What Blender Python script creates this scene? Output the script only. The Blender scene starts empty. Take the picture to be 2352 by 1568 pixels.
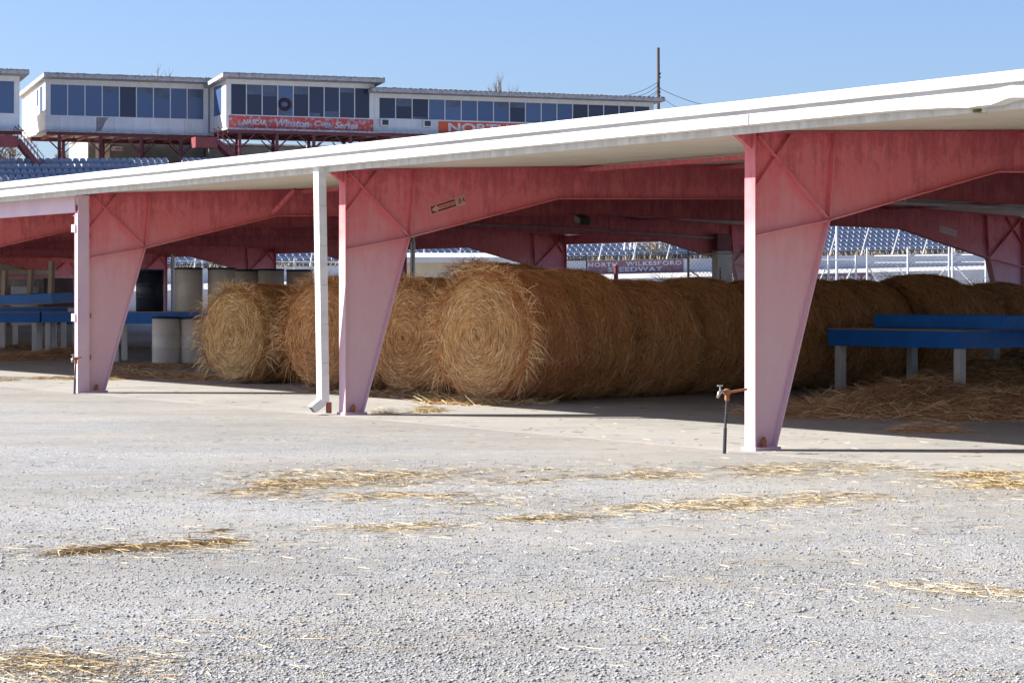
import bpy, math, random
import numpy as np
from mathutils import Vector, Matrix, noise as mnoise

random.seed(7)
rng = np.random.default_rng(7)
SC = bpy.context.scene
COL = SC.collection
R = math.radians
EYE, F, CX, HZ = 1.41, 5421.0, 1176.0, 679.0

# ------------------------------------------------------------------ coordinates
def GP(x, y, h=0.0):
    """world point at height h seen at picture position (x, y) (2352 wide)"""
    z = (EYE - h) * F / (y - HZ)
    return Vector(((x - CX) / F * z, z, h))
def HP(y, z): return EYE + (HZ - y) * z / F
CO = Vector((2.174, 21.47, 0)); BA = R(33.02)
PU = Vector((math.cos(BA), math.sin(BA), 0)); PV = Vector((-math.sin(BA), math.cos(BA), 0))
def BW(u, v, z=0.0): return CO + PU * u + PV * v + Vector((0, 0, z))
def BUV(p):
    d = Vector((p[0], p[1], 0)) - CO
    return d.dot(PU), d.dot(PV)
SA = R(22.0); SO = Vector((-20.33, 168.0, 0))
SS = Vector((math.cos(SA), math.sin(SA), 0)); SN = Vector((-math.sin(SA), math.cos(SA), 0))
def SW(s, n, h=0.0): return SO + SS * s + SN * n + Vector((0, 0, h))
def SX(x, n=0.0):
    """position along the stand of picture column x on the plane n; also its depth"""
    k = (x - CX) / F; o = SO + SN * n
    s = (k * o.y - o.x) / (SS.x - k * SS.y)
    return s, o.y + SS.y * s
def SH(x, y, n=0.0): return HP(y, SX(x, n)[1])

# ------------------------------------------------------------------ materials
def new_mat(name):
    m = bpy.data.materials.new(name); m.use_nodes = True
    nt = m.node_tree; b = nt.nodes['Principled BSDF']
    return m, nt, b
def N(nt, typ, **kw):
    n = nt.nodes.new(typ)
    for k, v in kw.items():
        if k.startswith('i_'):
            n.inputs[k[2:].replace('_', ' ')].default_value = v
        else: setattr(n, k, v)
    return n
def L(nt, a, b): nt.links.new(a, b)
def rgba(c): return (c[0], c[1], c[2], 1.0)
def ramp(nt, fac, stops, interp='LINEAR'):
    r = N(nt, 'ShaderNodeValToRGB'); e = r.color_ramp; e.interpolation = interp
    while len(e.elements) < len(stops): e.elements.new(0.5)
    for el, (p, c) in zip(e.elements, stops):
        el.position = p; el.color = rgba(c) if not isinstance(c, (int, float)) else (c, c, c, 1)
    L(nt, fac, r.inputs['Fac']); return r.outputs['Color']
def coord(nt, kind='Object', scale=None):
    t = N(nt, 'ShaderNodeTexCoord').outputs[kind]
    if scale is None: return t
    m = N(nt, 'ShaderNodeMapping'); m.inputs['Scale'].default_value = scale
    L(nt, t, m.inputs['Vector']); return m.outputs['Vector']
def noise(nt, vec, scale, detail=4.0, rough=0.55, dist=0.0):
    n = N(nt, 'ShaderNodeTexNoise'); n.inputs['Scale'].default_value = scale
    n.inputs['Detail'].default_value = detail; n.inputs['Roughness'].default_value = rough
    n.inputs['Distortion'].default_value = dist
    L(nt, vec, n.inputs['Vector']); return n.outputs['Fac']
def mix(nt, fac, a, b, mode='MIX'):
    m = N(nt, 'ShaderNodeMix', data_type='RGBA', blend_type=mode)
    for i, v in ((0, fac), (6, a), (7, b)):
        if isinstance(v, (int, float)): m.inputs[i].default_value = v
        elif isinstance(v, tuple): m.inputs[i].default_value = rgba(v)
        else: L(nt, v, m.inputs[i])
    return m.outputs[2]
def math_(nt, op, a, b=None, c=None, clamp=False):
    m = N(nt, 'ShaderNodeMath', operation=op, use_clamp=clamp)
    for i, v in enumerate((a, b, c)):
        if v is None: continue
        if isinstance(v, (int, float)): m.inputs[i].default_value = v
        else: L(nt, v, m.inputs[i])
    return m.outputs[0]
def bump(nt, b, h, strength=0.3, dist=0.01):
    n = N(nt, 'ShaderNodeBump'); n.inputs['Strength'].default_value = strength; n.inputs['Distance'].default_value = dist
    L(nt, h, n.inputs['Height']); L(nt, n.outputs['Normal'], b.inputs['Normal'])
def simple(name, c1, c2=None, scale=3.0, rough=0.6, metal=0.0, stretch=(1, 1, 1), lo=0.35, hi=0.65, bmp=0.0, bscale=40, spots=None, sscale=18, sth=0.66):
    m, nt, b = new_mat(name)
    c2 = c2 or tuple(x * 0.82 for x in c1)
    v = coord(nt, 'Object', stretch)
    c = ramp(nt, noise(nt, v, scale), [(lo, c1), (hi, c2)])
    if spots:
        f = ramp(nt, noise(nt, v, sscale, 5, 0.65), [(sth, 0.0), (sth + 0.05, 1.0)])
        c = mix(nt, f, c, spots)
    L(nt, c, b.inputs['Base Color'])
    b.inputs['Roughness'].default_value = rough; b.inputs['Metallic'].default_value = metal
    if bmp: bump(nt, b, noise(nt, v, bscale, 4), bmp, 0.01)
    return m

def red_steel(name, dark=False):
    """sun-bleached red oxide paint: red high up, chalky pink towards the ground, with darker scabs where it kept its colour"""
    m, nt, b = new_mat(name)
    v = coord(nt, 'Object')
    sep = N(nt, 'ShaderNodeSeparateXYZ'); L(nt, v, sep.inputs[0])
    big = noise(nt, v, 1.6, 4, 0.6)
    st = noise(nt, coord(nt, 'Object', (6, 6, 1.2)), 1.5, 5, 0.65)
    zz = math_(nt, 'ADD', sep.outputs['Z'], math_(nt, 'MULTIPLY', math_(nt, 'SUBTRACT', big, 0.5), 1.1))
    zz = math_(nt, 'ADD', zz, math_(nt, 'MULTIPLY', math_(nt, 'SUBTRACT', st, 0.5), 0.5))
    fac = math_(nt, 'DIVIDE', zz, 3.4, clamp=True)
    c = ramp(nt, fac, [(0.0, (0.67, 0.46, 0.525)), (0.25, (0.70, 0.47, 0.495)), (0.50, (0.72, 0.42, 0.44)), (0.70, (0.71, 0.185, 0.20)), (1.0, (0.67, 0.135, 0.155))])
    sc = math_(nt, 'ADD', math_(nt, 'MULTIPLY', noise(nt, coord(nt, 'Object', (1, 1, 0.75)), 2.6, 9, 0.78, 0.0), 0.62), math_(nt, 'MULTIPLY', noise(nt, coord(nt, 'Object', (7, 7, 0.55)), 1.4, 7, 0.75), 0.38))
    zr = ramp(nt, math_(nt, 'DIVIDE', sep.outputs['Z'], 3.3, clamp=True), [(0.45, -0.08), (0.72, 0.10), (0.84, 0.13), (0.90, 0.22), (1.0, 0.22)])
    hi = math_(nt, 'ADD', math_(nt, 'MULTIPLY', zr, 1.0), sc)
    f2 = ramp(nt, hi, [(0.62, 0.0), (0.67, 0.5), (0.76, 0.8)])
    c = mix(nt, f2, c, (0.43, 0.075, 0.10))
    f3 = ramp(nt, noise(nt, v, 26, 5, 0.7), [(0.68, 0.0), (0.75, 0.7)])
    c = mix(nt, f3, c, (0.30, 0.09, 0.06))
    ch = ramp(nt, noise(nt, coord(nt, 'Object', (3, 3, 0.7)), 5, 6, 0.7), [(0.45, 0.0), (0.75, 0.35)])
    c = mix(nt, ch, c, (0.66, 0.36, 0.35))
    L(nt, c, b.inputs['Base Color']); b.inputs['Roughness'].default_value = 0.62
    b.inputs['Specular IOR Level'].default_value = 0.35
    bump(nt, b, noise(nt, v, 9, 5, 0.6), 0.12, 0.02)
    return m

def hay_mat(name, polar=True):
    m, nt, b = new_mat(name)
    v = coord(nt, 'Object')
    sep = N(nt, 'ShaderNodeSeparateXYZ'); L(nt, v, sep.inputs[0])
    zc = math_(nt, 'SUBTRACT', sep.outputs['Z'], 0.85)
    rad = math_(nt, 'SQRT', math_(nt, 'ADD', math_(nt, 'MULTIPLY', sep.outputs['Y'], sep.outputs['Y']), math_(nt, 'MULTIPLY', zc, zc)))
    ang = math_(nt, 'ARCTAN2', sep.outputs['Y'], zc)
    cv = N(nt, 'ShaderNodeCombineXYZ')
    L(nt, math_(nt, 'MULTIPLY', rad, 34.0), cv.inputs[0]); L(nt, math_(nt, 'MULTIPLY', ang, 3.0), cv.inputs[1]); L(nt, math_(nt, 'MULTIPLY', sep.outputs['X'], 34.0), cv.inputs[2])
    fine = noise(nt, cv.outputs[0], 1.0, 6, 0.7, 0.6)
    big = noise(nt, v, 2.2, 4, 0.6)
    c = ramp(nt, fine, [(0.22, (0.16, 0.075, 0.03)), (0.42, (0.40, 0.23, 0.095)), (0.56, (0.58, 0.385, 0.18)), (0.78, (0.74, 0.57, 0.32))])
    c = mix(nt, ramp(nt, big, [(0.4, 0.0), (0.65, 0.45)]), c, (0.36, 0.18, 0.075))
    oi = N(nt, 'ShaderNodeObjectInfo')
    c = mix(nt, 1.0, c, oi.outputs['Color'], 'MULTIPLY')
    L(nt, c, b.inputs['Base Color']); b.inputs['Roughness'].default_value = 0.85; b.inputs['Specular IOR Level'].default_value = 0.15
    bump(nt, b, fine, 0.9, 0.035)
    return m
def straw_mat(name, stops, tint=False):
    m, nt, b = new_mat(name)
    a = N(nt, 'ShaderNodeAttribute', attribute_name='rnd')
    c = ramp(nt, a.outputs['Fac'], stops)
    if tint:
        oi = N(nt, 'ShaderNodeObjectInfo'); c = mix(nt, 1.0, c, oi.outputs['Color'], 'MULTIPLY')
    L(nt, c, b.inputs['Base Color']); b.inputs['Roughness'].default_value = 0.6; b.inputs['Specular IOR Level'].default_value = 0.3
    return m

def ground_mat():
    m, nt, b = new_mat('crushed_stone')
    v = coord(nt, 'Object')
    # distance in front of the slab edge
    dot = N(nt, 'ShaderNodeVectorMath', operation='DOT_PRODUCT')
    sub = N(nt, 'ShaderNodeVectorMath', operation='SUBTRACT'); L(nt, v, sub.inputs[0]); sub.inputs[1].default_value = CO
    L(nt, sub.outputs[0], dot.inputs[0]); dot.inputs[1].default_value = PU
    u = dot.outputs['Value']
    vor = N(nt, 'ShaderNodeTexVoronoi', feature='F1'); vor.inputs['Scale'].default_value = 75; L(nt, v, vor.inputs['Vector'])
    vor2 = N(nt, 'ShaderNodeTexVoronoi', feature='F1'); vor2.inputs['Scale'].default_value = 160; L(nt, v, vor2.inputs['Vector'])
    s1 = N(nt, 'ShaderNodeSeparateColor'); L(nt, vor.outputs['Color'], s1.inputs[0])
    s2 = N(nt, 'ShaderNodeSeparateColor'); L(nt, vor2.outputs['Color'], s2.inputs[0])
    g = ramp(nt, s1.outputs[0], [(0.0, (0.07, 0.07, 0.075)), (0.2, (0.26, 0.26, 0.265)), (0.55, (0.43, 0.43, 0.43)), (1.0, (0.72, 0.71, 0.70))])
    g2 = ramp(nt, s2.outputs[0], [(0.0, (0.08, 0.08, 0.08)), (0.3, (0.34, 0.335, 0.33)), (0.7, (0.46, 0.45, 0.44)), (1.0, (0.70, 0.68, 0.65))])
    g = mix(nt, 0.5, g, g2)
    fines = ramp(nt, noise(nt, v, 1.6, 8, 0.72), [(0.3, (0.40, 0.375, 0.335)), (0.7, (0.30, 0.288, 0.27))])
    streak = noise(nt, coord(nt, 'Object', (0.35, 1.0, 1.0)), 1.1, 6, 0.62, 0.4)
    pat = noise(nt, coord(nt, 'Object', (0.8, 1.0, 1.0)), 0.55, 9, 0.72, 0.2)
    fm = math_(nt, 'MAXIMUM', ramp(nt, streak, [(0.50, 0.0), (0.60, 0.9)]), ramp(nt, pat, [(0.57, 0.0), (0.63, 0.9)]))
    # bare apron near the slab
    near = math_(nt, 'MULTIPLY_ADD', math_(nt, 'SUBTRACT', streak, 0.5), 13.0, u)
    ap = ramp(nt, math_(nt, 'MULTIPLY_ADD', near, 0.15, 0.78), [(0.18, 0.0), (0.5, 1.0)])
    cover = math_(nt, 'MAXIMUM', fm, ap)
    c = mix(nt, math_(nt, 'MULTIPLY', cover, 0.85), g, fines)
    warm = ramp(nt, noise(nt, v, 0.35, 5, 0.6), [(0.42, 0.0), (0.7, 0.5)])
    c = mix(nt, warm, c, (0.44, 0.40, 0.35))
    dk = ramp(nt, noise(nt, v, 5.5, 6, 0.75), [(0.52, 0.0), (0.72, 0.6)])
    c = mix(nt, dk, c, (0.20, 0.195, 0.19))
    c = mix(nt, 1.0, c, (0.70, 0.705, 0.70), 'MULTIPLY')
    c = mix(nt, 1.0, c, ramp(nt, noise(nt, coord(nt, 'Object', (0.5, 1, 1)), 0.45, 6, 0.6), [(0.35, (0.86, 0.855, 0.85)), (0.62, (1.06, 1.055, 1.05))]), 'MULTIPLY')
    L(nt, c, b.inputs['Base Color']); b.inputs['Roughness'].default_value = 0.9; b.inputs['Specular IOR Level'].default_value = 0.2
    hgt = math_(nt, 'ADD', math_(nt, 'MULTIPLY', vor.outputs['Distance'], 1.0), math_(nt, 'MULTIPLY', vor2.outputs['Distance'], 0.5))
    hgt = math_(nt, 'MULTIPLY', hgt, math_(nt, 'SUBTRACT', 1.0, math_(nt, 'MULTIPLY', cover, 0.8)))
    hgt = math_(nt, 'ADD', math_(nt, 'MULTIPLY', hgt, -1.0), math_(nt, 'MULTIPLY', noise(nt, v, 14, 6, 0.7), 0.8))
    bump(nt, b, hgt, 0.6, 0.009)
    return m
def slab_mat():
    m, nt, b = new_mat('worn_concrete')
    v = coord(nt, 'Object')
    c = ramp(nt, noise(nt, v, 0.7, 8, 0.65, 0.3), [(0.3, (0.335, 0.32, 0.295)), (0.5, (0.29, 0.28, 0.26)), (0.72, (0.23, 0.222, 0.212))])
    st = ramp(nt, noise(nt, coord(nt, 'Object', (0.6, 3, 1)), 1.2, 7, 0.7), [(0.55, 0.0), (0.7, 0.5)])
    c = mix(nt, st, c, (0.37, 0.355, 0.33))
    sp = ramp(nt, noise(nt, v, 2.2, 8, 0.72), [(0.56, 0.0), (0.72, 0.5)])
    c = mix(nt, sp, c, (0.22, 0.205, 0.19))
    rust = ramp(nt, noise(nt, v, 0.9, 4, 0.6), [(0.6, 0.0), (0.75, 0.35)])
    c = mix(nt, rust, c, (0.36, 0.29, 0.25))
    L(nt, c, b.inputs['Base Color']); b.inputs['Roughness'].default_value = 0.85; b.inputs['Specular IOR Level'].default_value = 0.25
    bump(nt, b, noise(nt, v, 22, 8, 0.75), 0.25, 0.008)
    return m
def glass_mat(name, c1, c2, rough=0.06):
    m, nt, b = new_mat(name)
    oi = N(nt, 'ShaderNodeObjectInfo')
    c = ramp(nt, oi.outputs['Random'], [(0.0, c1), (1.0, c2)])
    L(nt, c, b.inputs['Base Color']); b.inputs['Roughness'].default_value = rough
    b.inputs['IOR'].default_value = 1.5
    bump(nt, b, noise(nt, coord(nt, 'Object'), 1.3, 2), 0.03, 0.05)
    return m
def rib_mat(name, c1, c2, sx, axis='X'):
    """vertical ribbed sheet or siding with faint dirt"""
    m, nt, b = new_mat(name)
    v = coord(nt, 'Object')
    w = N(nt, 'ShaderNodeTexWave', wave_type='BANDS', bands_direction=axis); w.inputs['Scale'].default_value = sx; L(nt, v, w.inputs['Vector'])
    c = ramp(nt, noise(nt, coord(nt, 'Object', (2, 2, 0.6)), 1.1, 6, 0.65), [(0.35, c1), (0.7, c2)])
    L(nt, c, b.inputs['Base Color']); b.inputs['Roughness'].default_value = 0.6
    bump(nt, b, w.outputs['Fac'], 0.5, 0.02)
    return m

M = {}
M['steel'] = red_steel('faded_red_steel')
M['jamb'] = simple('chalky_lavender_paint', (0.65, 0.46, 0.54), (0.70, 0.52, 0.57), 2, 0.6, spots=(0.5, 0.2, 0.22), sscale=7, sth=0.66)
M['groove_shade'] = simple('groove_shade_grey', (0.36, 0.36, 0.38), (0.30, 0.30, 0.32), 2, 0.7)  # matte grey that paints the shade of the gutter groove
M['white_metal'] = simple('white_painted_metal', (0.80, 0.79, 0.77), (0.70, 0.69, 0.66), 2.2, 0.42, stretch=(1, .3, 3), spots=(0.42, 0.33, 0.24), sscale=9, sth=0.74)
M['trim'] = simple('weathered_trim', (0.66, 0.65, 0.62), (0.50, 0.49, 0.46), 3.0, 0.5, stretch=(1, 3, 1), spots=(0.40, 0.35, 0.28), sscale=7, sth=0.64)
M['soffit'] = simple('cream_roof_sheet', (0.72, 0.67, 0.58), (0.62, 0.57, 0.48), 0.8, 0.5)
M['roof_top'] = simple('white_roof_sheet', (0.75, 0.75, 0.74), (0.62, 0.62, 0.6), 0.8, 0.45)
M['rust'] = simple('rusty_iron', (0.28, 0.10, 0.04), (0.40, 0.17, 0.07), 22, 0.8, bmp=0.3)
M['copper_rust'] = simple('orange_rusted_pipe', (0.45, 0.19, 0.08), (0.33, 0.11, 0.05), 30, 0.7)
M['black'] = simple('black_rubber', (0.03, 0.032, 0.036), (0.05, 0.05, 0.055), 10, 0.5)
M['galv'] = simple('galvanised_steel', (0.55, 0.56, 0.57), (0.44, 0.45, 0.46), 6, 0.4, 0.6)
M['galv_paint'] = simple('pale_fence_pipe', (0.68, 0.69, 0.70), (0.56, 0.57, 0.58), 5, 0.45)
M['brass'] = simple('tarnished_brass', (0.42, 0.42, 0.34), (0.5, 0.47, 0.33), 30, 0.35, 0.8)
M['blue'] = simple('blue_table_paint', (0.014, 0.21, 0.72), (0.012, 0.17, 0.62), 4, 0.45, spots=(0.25, 0.33, 0.45), sscale=14, sth=0.76)
M['blue2'] = simple('blue_table_side', (0.012, 0.07, 0.24), (0.008, 0.05, 0.19), 4, 0.5)
M['ply'] = simple('raw_plywood', (0.48, 0.37, 0.25), (0.40, 0.30, 0.19), 3, 0.8, stretch=(1, 8, 1))
M['leg'] = simple('white_painted_post', (0.80, 0.78, 0.74), (0.70, 0.68, 0.63), 5, 0.6, stretch=(1, 1, .4), spots=(0.4, 0.36, 0.3), sscale=16, sth=0.7)
M['lumber'] = simple('pale_lumber', (0.52, 0.44, 0.33), (0.44, 0.36, 0.26), 5, 0.75, stretch=(3, 3, .5))
M['drum_white'] = simple('off_white_drum', (0.86, 0.82, 0.75), (0.78, 0.73, 0.65), 2.5, 0.45, spots=(0.33, 0.25, 0.18), sscale=8, sth=0.72)
M['drum_navy'] = simple('navy_drum', (0.010, 0.016, 0.04), (0.016, 0.024, 0.055), 3, 0.4)
M['drum_rim'] = simple('dark_drum_rim', (0.012, 0.03, 0.085), (0.02, 0.04, 0.10), 3, 0.45)
M['hay'] = hay_mat('wound_hay')
M['hay_loose'] = straw_mat('loose_hay', [(0, (0.18, 0.085, 0.035)), (0.3, (0.42, 0.235, 0.10)), (0.65, (0.60, 0.40, 0.19)), (1, (0.80, 0.64, 0.38))], True)
M['straw'] = straw_mat('dry_straw', [(0, (0.15, 0.085, 0.035)), (0.3, (0.32, 0.21, 0.09)), (0.65, (0.48, 0.36, 0.18)), (1, (0.70, 0.60, 0.42))])
M['straw_old'] = straw_mat('old_straw', [(0, (0.20, 0.095, 0.04)), (0.4, (0.50, 0.28, 0.13)), (0.8, (0.70, 0.46, 0.23)), (1, (0.85, 0.66, 0.40))])
M['straw_base'] = simple('straw_mat_underlay', (0.40, 0.23, 0.11), (0.25, 0.13, 0.06), 16, 0.9, bmp=0.8, bscale=60)
M['stones'] = straw_mat('loose_stones', [(0, (0.12, 0.118, 0.115)), (0.3, (0.25, 0.245, 0.237)), (0.7, (0.345, 0.337, 0.322)), (1, (0.50, 0.49, 0.465))])
M['ground'] = ground_mat()
M['slab'] = slab_mat()
M['siding'] = rib_mat('white_ribbed_siding', (0.74, 0.73, 0.71), (0.62, 0.61, 0.59), 2.2)
M['lapsiding'] = rib_mat('cream_lap_siding', (0.72, 0.69, 0.62), (0.62, 0.59, 0.52), 1.1, 'Z')
M['panelwhite'] = simple('white_panel_paint', (0.72, 0.72, 0.73), (0.60, 0.60, 0.62), 1.2, 0.5, stretch=(1, 1, .5), spots=(0.45, 0.42, 0.40), sscale=6, sth=0.72)
M['fascia'] = simple('peeling_fascia', (0.48, 0.47, 0.48), (0.36, 0.35, 0.37), 2, 0.8, spots=(0.20, 0.17, 0.16), sscale=7, sth=0.55)
M['rooffelt'] = simple('roof_felt', (0.16, 0.15, 0.15), (0.24, 0.23, 0.22), 3, 0.9)
M['glass'] = glass_mat('blue_tinted_window', (0.055, 0.10, 0.21), (0.085, 0.14, 0.27), 0.3)
M['glassdark'] = glass_mat('dark_tinted_window', (0.016, 0.019, 0.048), (0.034, 0.040, 0.085), 0.2)
M['blind'] = simple('dim_blind', (0.10, 0.13, 0.20), (0.06, 0.085, 0.14), 1.5, 0.5)
M['framew'] = simple('white_window_frame', (0.70, 0.70, 0.70), (0.58, 0.57, 0.57), 8, 0.6)
M['redpost'] = simple('dark_red_post', (0.20, 0.045, 0.06), (0.145, 0.035, 0.045), 3, 0.6)
M['redpaint'] = simple('red_paint', (0.26, 0.05, 0.055), (0.2, 0.04, 0.045), 3, 0.55)
M['signred'] = simple('flaking_red_banner', (0.66, 0.075, 0.04), (0.50, 0.07, 0.06), 1.2, 0.6, spots=(0.40, 0.34, 0.38), sscale=2.6, sth=0.52)
M['signorange'] = simple('orange_red_banner', (0.70, 0.10, 0.025), (0.60, 0.08, 0.025), 1.2, 0.5)
M['signmaroon'] = simple('faded_maroon_mural', (0.20, 0.10, 0.115), (0.26, 0.15, 0.16), 1.5, 0.8, spots=(0.33, 0.27, 0.27), sscale=3, sth=0.6)
M['lettering'] = simple('white_lettering', (0.72, 0.71, 0.72), (0.52, 0.50, 0.52), 2.6, 0.6)
M['lettergrey'] = simple('weathered_lettering', (0.62, 0.62, 0.65), (0.40, 0.38, 0.42), 3.2, 0.6)
M['ink'] = simple('dark_red_ink', (0.33, 0.03, 0.035), (0.26, 0.03, 0.03), 9, 0.6)
M['stickerred'] = simple('sign_red', (0.33, 0.015, 0.02), (0.26, 0.015, 0.02), 9, 0.5)
M['sticker'] = simple('sign_cream', (0.60, 0.43, 0.35), (0.50, 0.34, 0.28), 14, 0.5)
M['seat'] = simple('blue_stadium_plastic', (0.26, 0.295, 0.37), (0.20, 0.235, 0.31), 0.6, 0.25)
M['seat_frame'] = simple('grey_seat_frame', (0.27, 0.29, 0.33), (0.22, 0.24, 0.28), 5, 0.6)
M['terrace'] = simple('concrete_terrace', (0.13, 0.13, 0.14), (0.20, 0.19, 0.19), 0.8, 0.9)
M['barrier'] = simple('pale_track_wall', (0.62, 0.63, 0.65), (0.50, 0.51, 0.54), 0.5, 0.7, stretch=(1, 1, 2), spots=(0.36, 0.34, 0.33), sscale=1.6, sth=0.66)
M['asphalt'] = simple('old_pale_asphalt', (0.36, 0.345, 0.33), (0.44, 0.425, 0.405), 0.3, 0.9)
M['dirt'] = simple('dry_dirt', (0.40, 0.34, 0.27), (0.30, 0.26, 0.2), 0.2, 0.95)
M['drygrass'] = straw_mat('dry_grass', [(0, (0.22, 0.15, 0.07)), (0.5, (0.40, 0.30, 0.16)), (1, (0.58, 0.48, 0.30))])
M['block'] = simple('grey_block_wall', (0.19, 0.19, 0.19), (0.14, 0.14, 0.145), 1.0, 0.9)
M['twig'] = simple('bare_twig', (0.13, 0.10, 0.085), (0.18, 0.14, 0.12), 4, 0.9)
M['pole'] = simple('weathered_utility_pole', (0.085, 0.065, 0.055), (0.14, 0.11, 0.095), 4, 0.9, stretch=(1, 1, .2))
M['corr'] = rib_mat('beige_corrugated_sheet', (0.50, 0.46, 0.38), (0.40, 0.37, 0.31), 1.4)
M['brown'] = simple('dark_brown_board', (0.055, 0.03, 0.028), (0.08, 0.045, 0.04), 3, 0.8)
M['vehblue'] = simple('blue_car_paint', (0.03, 0.09, 0.28), (0.02, 0.07, 0.22), 3, 0.3)
M['cream_trim'] = simple('cream_trim', (0.62, 0.57, 0.48), (0.52, 0.47, 0.40), 3, 0.6)
M['beige_wall'] = rib_mat('beige_ribbed_wall', (0.60, 0.55, 0.47), (0.52, 0.47, 0.40), 1.6)

# ------------------------------------------------------------------ mesh builders
class MB:
    def __init__(s): s.v = []; s.f = []; s.mi = []; s.cur = 0
    def add(s, vs, fs):
        o = len(s.v); s.v += [tuple(p) for p in vs]; s.f += [tuple(o + i for i in f) for f in fs]; s.mi += [s.cur] * len(fs); return s
    def box(s, c, d, rz=0.0, rx=0.0, ry=0.0):
        m = Matrix.Translation(Vector(c)) @ Matrix.Rotation(rz, 4, 'Z') @ Matrix.Rotation(ry, 4, 'Y') @ Matrix.Rotation(rx, 4, 'X')
        x, y, z = d[0] / 2, d[1] / 2, d[2] / 2
        vs = [m @ Vector(p) for p in ((-x, -y, -z), (x, -y, -z), (x, y, -z), (-x, y, -z), (-x, -y, z), (x, -y, z), (x, y, z), (-x, y, z))]
        return s.add(vs, [(0, 3, 2, 1), (4, 5, 6, 7), (0, 1, 5, 4), (1, 2, 6, 5), (2, 3, 7, 6), (3, 0, 4, 7)])
    def span(s, a, b):
        """box between two corners"""
        c = [(a[i] + b[i]) / 2 for i in range(3)]; d = [abs(a[i] - b[i]) for i in range(3)]
        return s.box(c, d)
    def bar(s, p0, p1, w, h, up=(0, 0, 1)):
        p0, p1 = Vector(p0), Vector(p1); t = (p1 - p0).normalized(); up = Vector(up)
        a = t.cross(up)
        if a.length < 1e-5: a = t.cross(Vector((0, 1, 0)))
        a.normalize(); b = a.cross(t).normalized()
        vs = []
        for p in (p0, p1):
            for i, j in ((-1, -1), (1, -1), (1, 1), (-1, 1)): vs.append(p + a * (i * w / 2) + b * (j * h / 2))
        return s.add(vs, [(0, 1, 2, 3), (7, 6, 5, 4), (0, 4, 5, 1), (1, 5, 6, 2), (2, 6, 7, 3), (3, 7, 4, 0)])
    def tube(s, pts, r, seg=8, cap=True):
        pts = [Vector(p) for p in pts]; rs = r if isinstance(r, (list, tuple)) else [r] * len(pts)
        o = len(s.v); vs = []; fs = []
        for i, p in enumerate(pts):
            t = (pts[min(i + 1, len(pts) - 1)] - pts[max(i - 1, 0)]).normalized()
            a = t.cross(Vector((0, 0, 1)))
            if a.length < 1e-3: a = t.cross(Vector((0, 1, 0)))
            a.normalize(); b = a.cross(t)
            for k in range(seg):
                an = 2 * math.pi * k / seg; vs.append(p + (a * math.cos(an) + b * math.sin(an)) * rs[i])
        for i in range(len(pts) - 1):
            for k in range(seg):
                k2 = (k + 1) % seg; fs.append((i * seg + k, i * seg + k2, (i + 1) * seg + k2, (i + 1) * seg + k))
        if cap:
            fs.append(tuple(range(seg))[::-1]); fs.append(tuple((len(pts) - 1) * seg + k for k in range(seg)))
        return s.add(vs, fs)
    def lathe(s, prof, seg=32, c=(0, 0, 0)):
        vs = []; fs = []; n = len(prof)
        for i, (r, z) in enumerate(prof):
            for k in range(seg):
                an = 2 * math.pi * k / seg; vs.append((c[0] + r * math.cos(an), c[1] + r * math.sin(an), c[2] + z))
        for i in range(n - 1):
            for k in range(seg):
                k2 = (k + 1) % seg; fs.append((i * seg + k, i * seg + k2, (i + 1) * seg + k2, (i + 1) * seg + k))
        fs.append(tuple(range(seg))[::-1]); fs.append(tuple((n - 1) * seg + k for k in range(seg)))
        return s.add(vs, fs)
    def prism(s, poly, a, b, axis='y'):
        """polygon in (x,z) pulled from y=a to y=b"""
        n = len(poly)
        vs = [(p[0], a, p[1]) for p in poly] + [(p[0], b, p[1]) for p in poly]
        fs = [tuple(range(n)), tuple(range(2 * n - 1, n - 1, -1))] + [(i + n, (i + 1) % n + n, (i + 1) % n, i) for i in range(n)]
        return s.add(vs, fs)
    def mesh(s, name, mats, smooth=False):
        me = bpy.data.meshes.new(name); me.from_pydata(s.v, [], s.f)
        for m in (mats if isinstance(mats, (list, tuple)) else [mats]): me.materials.append(m)
        if any(s.mi): me.polygons.foreach_set('material_index', s.mi)
        if smooth: me.polygons.foreach_set('use_smooth', [True] * len(s.f))
        me.validate(); me.update(); return me
    def build(s, name, mats, parent=None, smooth=False, loc=None, bevel=0.0):
        o = bpy.data.objects.new(name, s.mesh(name, mats, smooth)); COL.objects.link(o)
        if parent: o.parent = parent
        if loc is not None: o.location = loc
        if bevel:
            md = o.modifiers.new('bevel', 'BEVEL'); md.width = bevel; md.segments = 2; md.limit_method = 'ANGLE'
        return o
def tag(o, label=None, cat=None, group=None, kind=None):
    if label: o['label'] = label
    if cat: o['category'] = cat
    if group: o['group'] = group
    if kind: o['kind'] = kind
    return o
def thing(name, label, cat, loc=(0, 0, 0), rz=0.0, group=None):
    o = bpy.data.objects.new(name, None); o.empty_display_size = 0.2; COL.objects.link(o)
    o.location = loc; o.rotation_euler = (0, 0, rz); return tag(o, label, cat, group)
def obj(name, me, parent=None, loc=(0, 0, 0)):
    o = bpy.data.objects.new(name, me); COL.objects.link(o); o.parent = parent; o.location = loc; return o
def copy_tree(o, parent=None):
    c = o.copy(); COL.objects.link(c)
    if parent: c.parent = parent
    for ch in list(o.children): copy_tree(ch, c)
    return c
def structure(o): o['kind'] = 'structure'; return o
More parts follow.
